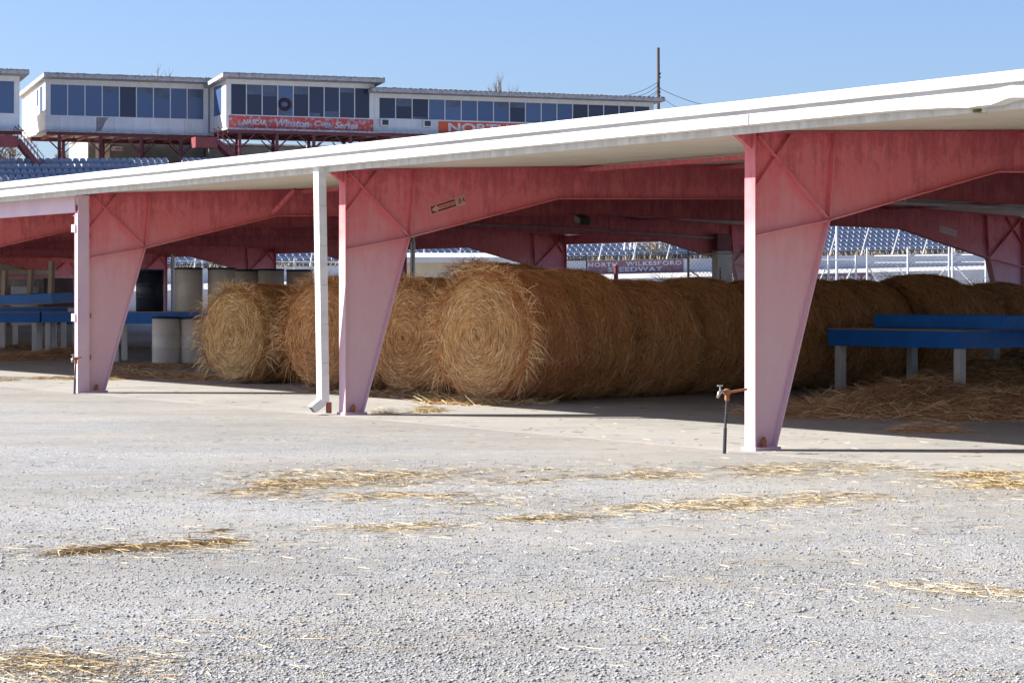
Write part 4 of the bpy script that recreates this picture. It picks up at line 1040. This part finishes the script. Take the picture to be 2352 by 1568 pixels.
# banner of the third box
t, sl, w_, (zr, z1, z2, z3) = pb2
bn = MB().span((.15, -.035, z3 + .02), (w_ - .02, -.002, z2 - .03)).build('banner', M['signred'], t)
hh = z2 - z3
for body, x0, x1, zz, th_, mt, sh in (('NASCAR', .105, .262, .30, .40, 'lettering', .25), ('Winston', .325, .555, .20, .58, 'lettergrey', .2), ('Cup', .587, .70, .18, .56, 'lettergrey', .2), ('Series', .73, .892, .18, .52, 'lettering', .2)):
    o = obj('lettering', text_mesh(body, (x1 - x0) * w_, th_ * hh, M[mt], shear=sh, bold=.03, depth=.01), bn); o.location = (x0 * w_, -.036, z3 + zz * hh)
MB().span((-.075, 1.2, z2 + .1), (-.063, 3.3, z1 - .05)).build('side_window', M['glass'], t)
# round emblem hung inside the fourth window
q = w_ * 3.42 / 9 + .1
em = MB(); vs = []
em.tube([(q + .34 * math.cos(a) * 1.15, -.0, z2 + .62 * (z1 - z2) * .62 + .34 * math.sin(a)) for a in np.linspace(0, 2 * math.pi, 25)], .13, 8, False)
em.build('hanging_ring', simple('dark_red_ring', (0.05, 0.012, 0.02), None, 4, 0.6), t, True)
# banner, air conditioners of the fourth box
t, sl, w_, (zr, z1, z2, z3) = pb3
xa = SX(1007, 0)[0] - sl; xb = SX(1330, 0)[0] - sl
bn = MB().span((xa, -.04, z3 + .02), (xb + 6, -.002, z2 - .06)).build('banner', M['signorange'], t)
hh = z2 - z3
o = obj('lettering', text_mesh('NORTH', SX(1173, 0)[0] - SX(1028, 0)[0] - .2, hh * .70, M['lettering'], bold=.03, depth=.01), bn); o.location = (SX(1029, 0)[0] - sl, -.042, z3 + .12 * hh)
o = obj('lettering', text_mesh('WILKESBORO', 9.6, hh * .70, M['lettering'], bold=.03, depth=.01), bn); o.location = (SX(1190, 0)[0] - sl, -.042, z3 + .12 * hh)
for x in (881, 978):
    s = SX(x, 0)[0] - sl
    ac = MB().span((s - .33, -.42, z3 + .38), (s + .33, -.001, z3 + .92)).build('air_conditioner', M['panelwhite'], t, bevel=.02)
    MB().span((s - .24, -.43, z3 + .46), (s + .24, -.421, z3 + .84)).build('grille', M['black'], ac)
# stairs up to the boxes
def stairs(label, xa, ya, xb, yb, n, wd=1.2):
    sa, za = SX(xa, n); sb, zb = SX(xb, n); ha, hb = HP(ya, za), HP(yb, zb)
    t = thing('steel_staircase', label, 'stairs', SW(sa, n, 0), SA)
    dx = sb - sa
    for y in (-wd / 2, wd / 2): MB().bar((0, y, ha), (dx, y, hb), .08, .34).build('stringer', M['redpost'], t)
    mb = MB(); k = 12
    for i in range(k): mb.box((dx * (i + .5) / k, 0, ha + (hb - ha) * (i + .5) / k + .05), (.28, wd - .1, .04))
    mb.build('treads', M['redpost'], t); t.children[-1].name = 'tread'
    for y in (-wd / 2, wd / 2):
        r = MB(); r.bar((0, y, ha + 1.0), (dx, y, hb + 1.0), .05, .05); r.bar((0, y, ha + .55), (dx, y, hb + .55), .04, .04)
        for i in range(5): r.bar((dx * i / 4, y, ha + (hb - ha) * i / 4), (dx * i / 4, y, ha + (hb - ha) * i / 4 + 1.0), .04, .04)
        r.build('railing', M['redpost'], t)
    MB().span((-1.6, -wd / 2, ha - .5), (0, wd / 2, ha + .25)).build('landing', M['redpaint'], t)
stairs('red steel stairs coming down beside the leftmost press box', 38, 322, 97, 395, -1.0)
stairs('red steel stairs under the gap between two press boxes', 495, 325, 545, 372, -0.5)

# restroom block behind the posts
s0, z0 = SX(203, 14); s1, _ = SX(470, 14)
hz = HP(318, z0)
rb = thing('restroom_block', 'grey block restroom building behind the posts of the second press box', 'building', SW(s0, 14, 0), SA)
MB().span((0, 0, 9.4), (s1 - s0, 7, hz)).build('block_wall', M['block'], rb); MB().span((-.2, -.2, hz), (s1 - s0 + .2, 7.2, hz + .15)).build('roof', M['fascia'], rb)
MB().span((.55, -.05, 9.8), (1.62, -.002, hz - .4)).build('door', M['cream_trim'], rb)
MB().span((-.06, .1, 9.6), (-.001, 6.9, hz - .01)).build('side_wall', M['panelwhite'], rb)  # white sheet over the grey block: sunlight on this side painted as colour
sg = thing('restroom_sign', 'small white sign with a red arrow and letters on the block wall', 'sign', SW(s0 + (SX(255, 14)[0] - s0), 13.9, HP(345, z0)), SA)
sw_ = SX(280, 14)[0] - SX(255, 14)[0]
MB().span((0, -.03, 0), (sw_, 0, .31)).build('sign_plate', M['panelwhite'], sg)
o = obj('lettering', text_mesh('MEN', sw_ * .58, .18, M['ink'], bold=.03, depth=.006), sg); o.location = (sw_ * .36, -.031, .065)
MB().prism([(.05, .155), (.15, .24), (.15, .18), (.24, .18), (.24, .13), (.15, .13), (.15, .07)][::-1], -.037, -.031).build('arrow', M['ink'], sg)
s0, z0 = SX(480, 13); s1, _ = SX(700, 13)
rb = thing('dark_block', 'dim block building behind the posts of the tallest press box', 'building', SW(s0, 13, 0), SA); hz = HP(332, z0)
MB().span((0, 0, 9.4), (s1 - s0, 6, hz)).build('block_wall', M['block'], rb); MB().span((-.2, -.2, hz), (s1 - s0 + .2, 6.2, hz + .12)).build('roof', M['fascia'], rb)
sg = thing('restroom_sign', 'narrow grey sign with letters under the tallest press box', 'sign', SW(SX(617, 12.9)[0], 12.9, HP(357, z0)), SA)
MB().span((0, -.03, 0), (1.25, 0, .45)).build('sign_plate', M['barrier'], sg); o = obj('lettering', text_mesh('LADIES', 1.05, .26, M['ink'], bold=.02, depth=.006), sg); o.location = (.1, -.031, .1)
s0, z0 = SX(716, 12); rb = thing('white_kiosk', 'small white kiosk behind the posts, right of the dim block building', 'kiosk', SW(s0, 12, 0), SA); hz = HP(338, z0)
MB().span((0, 0, 9.3), (1.1, 2.5, hz)).build('kiosk_wall', M['panelwhite'], rb); MB().span((-.25, -.3, hz), (1.35, 2.8, hz + .12)).build('roof', M['fascia'], rb)
# blue van behind the stand
sv, zv = SX(88, 22)
vn = thing('parked_van', 'blue van roof seen beyond the left posts of the stand', 'van', SW(sv, 22, 9.9), SA)
MB().prism([(0, .4), (0, 1.7), (.3, 2.15), (1.5, 2.3), (1.9, 1.5), (2.5, 1.35), (2.55, .4)][::-1], 0, 1.9).build('van_body', M['vehblue'], vn, bevel=.08)
MB().prism([(.35, 1.55), (.5, 2.0), (1.4, 2.1), (1.7, 1.55)][::-1], -.012, -.002).build('window', M['glassdark'], vn)
for x in (.5, 2.0): MB().tube([(x, -.05, .32), (x, .2, .32)], .32, 16).build('wheel', M['black'], vn)

# ------------------------------------------------------------------ trackside furniture
# leaning catch-fence posts on the outer wall
pm = MB().tube([(0, 0, 0), (0, -2.3, 4.0)], .05, 6).mesh('fence_post', M['galv_paint'])
cf = thing('catch_fence', 'row of leaning pale catch-fence poles on the outer track wall', 'fence', SW(0, -17.2, HB + .9), SA)
for i in range(-12, 34):
    s = i * 2.55 + .9; obj('fence_post', pm, cf, (s, 0, INC * s))
wm = MB()
for k in range(7):
    y, z = -2.3 * (k + 1) / 7, 4.0 * (k + 1) / 7; wm.bar((-30, y, z - INC * 30), (86, y, z + INC * 86), .012, .012)
wm.build('fence_cable', M['galv'], cf)
# flag tower
s0, z0 = SX(1426, -15.5); s1, _ = SX(1540, -15.5); hb = HB + .9 + INC * s0
ft = thing('lattice_tower', 'white lattice tower with a ladder, trackside behind the hay', 'tower', SW(s0, -15.5, hb), SA)
W_ = s1 - s0 - .8
for x, y in ((1.0, 0), (1.0, 1.2), (W_, 0), (W_, 1.2)):
    MB().bar((x, y, 0), (x + (.35 if x < 2 else -.0), y, 6.5), .12, .12).build('tower_leg', M['galv_paint'], ft)
ld = MB()
for x in (.0, .45): ld.bar((x, -.35, 0), (x + .9, -.15, 6.0), .10, .10)
for k in range(16): z = .2 + k * .37; ld.bar((.0 + .15 * z, -.35 + .033 * z, z), (.45 + .15 * z, -.35 + .033 * z, z), .05, .05)
ld.build('ladder', M['galv_paint'], ft)
cr = MB()
for z in (1.25, 3.4, 5.5): cr.bar((1.0, 0, z), (W_, 0, z), .08, .08); cr.bar((1.0, 1.2, z), (W_, 1.2, z), .08, .08)
cr.bar((1.2, 0, 1.3), (2.2, 0, 3.4), .07, .07); cr.bar((W_, 0, 1.3), (W_ - .0, .0, 3.4), .07, .07); cr.bar((W_, 0, 1.3), (W_ + .9, 0, 4.0), .09, .09)
cr.build('cross_bracing', M['galv_paint'], ft)
n = 450; P = np.stack([rng.normal(W_ * .78, .6, n), rng.normal(-.1, .4, n), np.abs(rng.normal(0, .9, n))], 1); D = rng.normal(0, .6, (n, 3)); D[:, 2] = np.abs(D[:, 2]) + .3
vine = thing('dry_creeper', 'dry brown creeper grown up the right side of the lattice tower', 'plant', SW(s0, -15.6, hb), SA)
obj('creeper_stems', ribbons('creeper_stems', P, D, rng.normal(0, .1, (n, 3)), rng.uniform(.15, .7, n), rng.uniform(.02, .04, n), M['drygrass']), vine).name = 'stem'
vine.children[0]['kind'] = 'stuff'

# pale building behind the second column
zc = 78.0
wb0 = lt(880, zc); wb1 = lt(1122, zc)
wb = thing('low_building', 'low beige building with a flat white roof behind the front bales', 'building', (wb0.x, wb0.y, 0), R(6))
ww = (wb1 - wb0).length; hw = HP(603, zc)
MB().span((0, 0, 0), (ww, 4, hw)).build('ribbed_wall', M['beige_wall'], wb)
rf = MB(); vs = []
for x in (-.5, ww + .78):
    for y, z in ((-.7, hw), (4.6, hw + .0), (4.6, hw + .05), (2.2, hw + .36), (-.7, hw + .17)): vs.append((x if y < 1 else (x if x < 0 else x - .5), y, z))
rf.add(vs, [(0, 5, 9, 4), (4, 9, 8, 3), (3, 8, 7, 2), (2, 7, 6, 1), (1, 6, 5, 0), (0, 4, 3, 2, 1), (5, 6, 7, 8, 9)]); rf.build('roof', M['roof_top'], wb)
wx = ww * (1075 - 880) / 242
wn = MB().span((wx - .55, -.04, hw - .62), (wx + .45, -.002, hw - .28)).build('window', M['framew'], wb); MB().span((wx - .5, -.05, hw - .57), (wx + .4, -.041, hw - .33)).build('pane', M['glass'], wn)
# poles near the far side of the shed
def pole(label, x, yb, yt, z, r_, mat, name='steel_pole', cat='pole'):
    p = Vector(((x - CX) / F * z, z, 0)); t = thing(name, label, cat, p)
    MB().tube([(0, 0, 0), (0, 0, HP(yt, z))], r_, 10).build('shaft', M[mat], t); MB().lathe([(r_ * 1.2, HP(yt, z)), (r_ * 1.2, HP(yt, z) + .03), (r_ * .4, HP(yt, z) + .07)], 10).build('cap', M[mat], t); return t
pole('grey steel pole in front of the low beige building', 948, 700, 480, 55.0, .058, 'galv')
pole('tall pale pole beside the left fence panel of the right-hand gate', 1922, 690, 430, 60.0, .033, 'galv_paint')
pole('pale pole behind the drums in the left bay', 398, 690, 520, 76.0, .08, 'galv_paint')
pole('short red post in front of the wall mural', 1415, 690, 613, 58.0, .055, 'redpaint', 'red_post', 'post')

# chain-link fences and pipe gate
def chain_mesh(w_, h_, step=.10, t=.005):
    """diamond wire between x=0..w, z=0..h: thin ribbons"""
    P = []; D = []; Ln = []
    n = int((w_ + h_) / step)
    for sgn in (1, -1):
        for i in range(n):
            c = -h_ + i * step if sgn > 0 else i * step
            x0, z0 = (c, 0.0)
            x1, z1 = (c + sgn * h_, h_)
            def clip(x0, z0, x1, z1):
                ts = [0.0, 1.0]
                dx = x1 - x0
                a, b = sorted(((0 - x0) / dx, (w_ - x0) / dx)); a, b = max(a, 0), min(b, 1)
                return (x0 + dx * a, z0 + (z1 - z0) * a, x0 + dx * b, z0 + (z1 - z0) * b) if b > a else None
            r_ = clip(x0, z0, x1, z1)
            if r_: P.append(((r_[0], 0, r_[1]), (r_[2], 0, r_[3])))
    mb = MB()
    for a, b in P: mb.bar(a, b, t, t, up=(0, 1, 0))
    return mb
def fence_panel(label, x0, x1, z0, z1, yt, posts=2, rails=(1.0,), mesh_=True, brace=None, name='chain_link_fence', h=None, ptop=.12, step=.10):
    a = Vector(((x0 - CX) / F * z0, z0, 0)); b = Vector(((x1 - CX) / F * z1, z1, 0)); d = b - a
    h = h or HP(yt, z0)
    t = thing(name, label, 'fence', a, math.atan2(d.y, d.x)); w_ = d.length
    for i in range(posts):
        x = w_ * i / (posts - 1); p = MB().tube([(x, 0, 0), (x, 0, h + ptop)], .026, 10).build('fence_post', M['galv_paint'], t)
    for r_ in rails: MB().tube([(0, .05, h * r_), (w_, .05, h * r_)], .017, 8).build('fence_rail', M['galv_paint'], t)
    if mesh_: chain_mesh(w_, h, step).build('wire_mesh', M['galv'], t)
    if brace:
        for (xa, za, xb, zb) in brace: MB().tube([(xa * w_, .03, za * h), (xb * w_, .03, zb * h)], .016, 8).build('fence_brace', M['galv_paint'], t)
    return t
fence_panel('chain-link fence panel with a slanting brace left of the wall mural', 1240, 1348, 58, 57, 597, 2, (1.0, .55), True, [(1.0, .78, .3, .45)])
fence_panel('chain-link panel with a white post and brace right of the wall mural', 1581, 1712, 50, 49, 584, 2, (1.0, .62), True, [(.02, .85, .95, .5)])
fence_panel('chain-link fence with diagonal braces behind the long hay row, left of the gate', 1840, 1966, 56, 56, 597, 3, (1.0,), True, [(.5, .98, .12, .5), (.98, .95, .55, .5)], step=.12)
fence_panel('large pipe gate with chain-link and slanting struts behind the right-hand hay', 1992, 2180, 57, 56, 588, 3, (1.0, .93), True, [(.0, .9, .35, .45), (.37, .9, .72, .45), (.6, .5, .98, .9)], name='pipe_gate', ptop=.2, step=.12)
fence_panel('chain-link fence right of the pipe gate with weeds behind it', 2188, 2420, 54, 53, 586, 4, (1.0, .93), True, [(.02, .9, .4, .5), (.65, .5, .95, .9)], ptop=.3, step=.12)
fence_panel('chain-link fence with white slats behind the low beige building', 1122, 1235, 84, 84, 603, 3, (1.0, .6), True, [(.05, .95, .6, .55)], step=.14)
fence_panel('long chain-link fence beyond the drums', 250, 780, 78, 80, 600, 6, (1.0,), True, None, step=.15)
# weeds by the right fence
n = 1400; P = np.stack([rng.normal(0, 1.1, n), rng.normal(0, .3, n), np.zeros(n)], 1); D = np.stack([rng.normal(0, .3, n), rng.normal(0, .3, n), np.ones(n)], 1)
wd = obj('dry_weeds', ribbons('dry_weeds', P, D, rng.normal(0, .12, (n, 3)), rng.uniform(.9, 1.75, n), rng.uniform(.01, .02, n), M['drygrass'])); wd.location = ((2240 - CX) / F * 56.5, 56.5, 0); tag(wd, kind='stuff')

# ------------------------------------------------------------------ utility pole, wires, bare trees
sp, zp = SX(1512, 9)
up = thing('utility_pole', 'dark wooden utility pole rising above the right end of the press boxes', 'pole', SW(sp, 9, 9.5), SA)
ht = HP(110, zp) - 9.5
MB().tube([(0, 0, 0), (0, 0, ht)], [.17, .12], 10).build('shaft', M['pole'], up)
kn = MB()
for k in range(7): kn.box((random.uniform(-.12, .12), -.1, ht - 3.9 + k * .3), (.16, .12, .14), k)
kn.build('insulator_bracket', M['black'], up)
def wire(a, b, sag, r_=.022):
    a, b = Vector(a), Vector(b); pts = []
    for i in range(13):
        t = i / 12; p = a.lerp(b, t); p.z -= sag * 4 * t * (1 - t); pts.append(p)
    return MB().tube(pts, r_, 5)
def WP(x, y, n): s, z = SX(x, n); return Vector((s - sp, n - 9, HP(y, z) - 9.5))
for (x0, y0, x1, y1, n1, sg) in ((1514, 203, 1720, 252, 9, .5), (1510, 190, 1408, 222, 6, .3), (1510, 198, 1440, 222, 4, .3), (1510, 208, 1455, 226, 6, .25), (1510, 212, 1470, 232, 3, .2), (1516, 220, 1600, 262, 20, .3)):
    wire(WP(x0, y0, 9), WP(x1, y1, n1), sg).build('wire', M['black'], up)
def bare_tree(label, x, n, hb, ytop, spread, seed, upright=.5):
    random.seed(seed); s, z = SX(x, n); hgt = HP(ytop, z) - hb
    t = thing('bare_tree', label, 'tree', SW(s, n, hb), SA); tm = MB(); bm = MB()
    tm.tube([(0, 0, 0), (.1, 0, hgt * .25), (0, .1, hgt * .5)], [.28, .22, .15], 8)
    def grow(p, d, ln, r_, lvl):
        q = p + d * ln; bm.tube([p, (p + q) / 2 + Vector((random.gauss(0, .04), random.gauss(0, .04), 0)) * ln, q], [r_, r_ * .8, r_ * .6], 4, False)
        if lvl == 0: return
        for k in range(random.choice((2, 3, 3))):
            dd = (d + Vector((random.gauss(0, spread), random.gauss(0, spread), random.uniform(0, upright)))).normalized()
            grow(p + d * ln * random.uniform(.45, 1), dd, ln * random.uniform(.6, .85), r_ * .6, lvl - 1)
    for k in range(7):
        an = k * .9; grow(Vector((0, 0, hgt * random.uniform(.22, .5))), Vector((math.cos(an) * spread * 1.4, math.sin(an) * spread * 1.4, 1)).normalized(), hgt * .22, .10, 4)
    tm.build('trunk', M['twig'], t, True); bm.build('branch', M['twig'], t); return t
bare_tree('bare tree whose twigs show above the roof of the second press box', 345, 26, 9.8, 160, .42, 3)
bare_tree('bare tree with upright twigs above the lowest press box roof', 1158, 24, 9.8, 182, .22, 8, .9)
bare_tree('bare tree seen through the posts under the leftmost press box', 20, 34, 9.6, 285, .5, 12)
bare_tree('bare bushy tree left of the grey restroom block', 152, 30, 9.8, 330, .6, 15)
random.seed(21)

# ------------------------------------------------------------------ stadium seats
sm = MB()
sm.add([(-.20, -.02, .40), (.20, -.02, .40), (.21, -.40, .43), (-.21, -.40, .43), (-.20, -.02, .37), (.20, -.02, .37), (.21, -.40, .39), (-.21, -.40, .39)], [(3, 2, 1, 0), (0, 1, 5, 4), (1, 2, 6, 5), (2, 3, 7, 6), (3, 0, 4, 7), (4, 5, 6, 7)])
bv = []; NA = 9
for i in range(NA):
    t_ = -1 + 2 * i / (NA - 1); x = .215 * t_; y = .03 - .10 * t_ * t_
    top = .80 - .07 * abs(t_) ** 3
    bv += [(x, y - .02, .42), (x * 1.0, y + .02, .62), (x * .97, y + .05, top - .04), (x * .95, y + .085, top)]
bf = []
for i in range(NA - 1):
    for k in range(3): a = i * 4 + k; bf.append((a, a + 4, a + 5, a + 1))
sm.add(bv, bf)
sm.cur = 1
for x in (-.226, .226): sm.box((x, -.10, .30), (.016, .20, .60))
seat_me = sm.mesh('stadium_seat', [M['seat'], M['seat_frame']], True)
bpy.context.view_layer.update()
dg = bpy.context.evaluated_depsgraph_get()
cands = []
for j, (n_, h_) in enumerate(rows[:NROW + 1]):
    s = -46.0 + (j % 2) * .0
    while s < 84:
        s += .48
        if in_aisle(s): continue
        p = SW(s, n_, h_ + INC * s); c = p + Vector((0, 0, .62))
        px = CX + c.x / c.y * F; py = HZ - (c.z - EYE) / c.y * F
        if not (-20 < px < 2372): continue
        vis = False
        for dz, dx in ((.10, 0), (-.05, 0), (.0, .15), (.0, -.15)):
            tgt = c + Vector((0, 0, dz)) + SS * dx - SN * .12; d = tgt - co.location; dist = d.length
            hit = SC.ray_cast(dg, co.location, d.normalized(), distance=dist - .5)
            if not hit[0]: vis = True; break
        cands.append((dist, vis, p))
seen = sorted([c for c in cands if c[1]], key=lambda c: c[0]); near = seen[:300]; ids = set(id(c) for c in near)
for c in near:
    o = bpy.data.objects.new('stadium_seat', seat_me); COL.objects.link(o); o.location = c[2]; o.rotation_euler = (0, 0, SA)
    tag(o, 'blue plastic seat in the lower rows of the far grandstand', 'seat', 'blue seats in the lower grandstand rows')
rest = [c for c in cands if id(c) not in ids]
nv = len(seat_me.vertices); base = np.empty(nv * 3, np.float32); seat_me.vertices.foreach_get('co', base); base = base.reshape(-1, 3)
ca, sa = math.cos(SA), math.sin(SA); rb_ = np.stack([base[:, 0] * ca - base[:, 1] * sa, base[:, 0] * sa + base[:, 1] * ca, base[:, 2]], 1)
V = np.concatenate([rb_ + np.array(tuple(c[2])) for c in rest]); quads = np.array([tuple(p.vertices) for p in seat_me.polygons])
Fq = np.concatenate([quads + i * nv for i in range(len(rest))])
rm = np_mesh('seat_rows', V, Fq, M['seat']); rm.polygons.foreach_set('use_smooth', [True] * len(Fq)); rm.materials.append(M['seat_frame']); rm.polygons.foreach_set('material_index', [p.material_index for p in seat_me.polygons] * len(rest))
tag(obj('seat_rows', rm), kind='stuff')
print('SEATS visible', len(seen), 'all', len(cands))
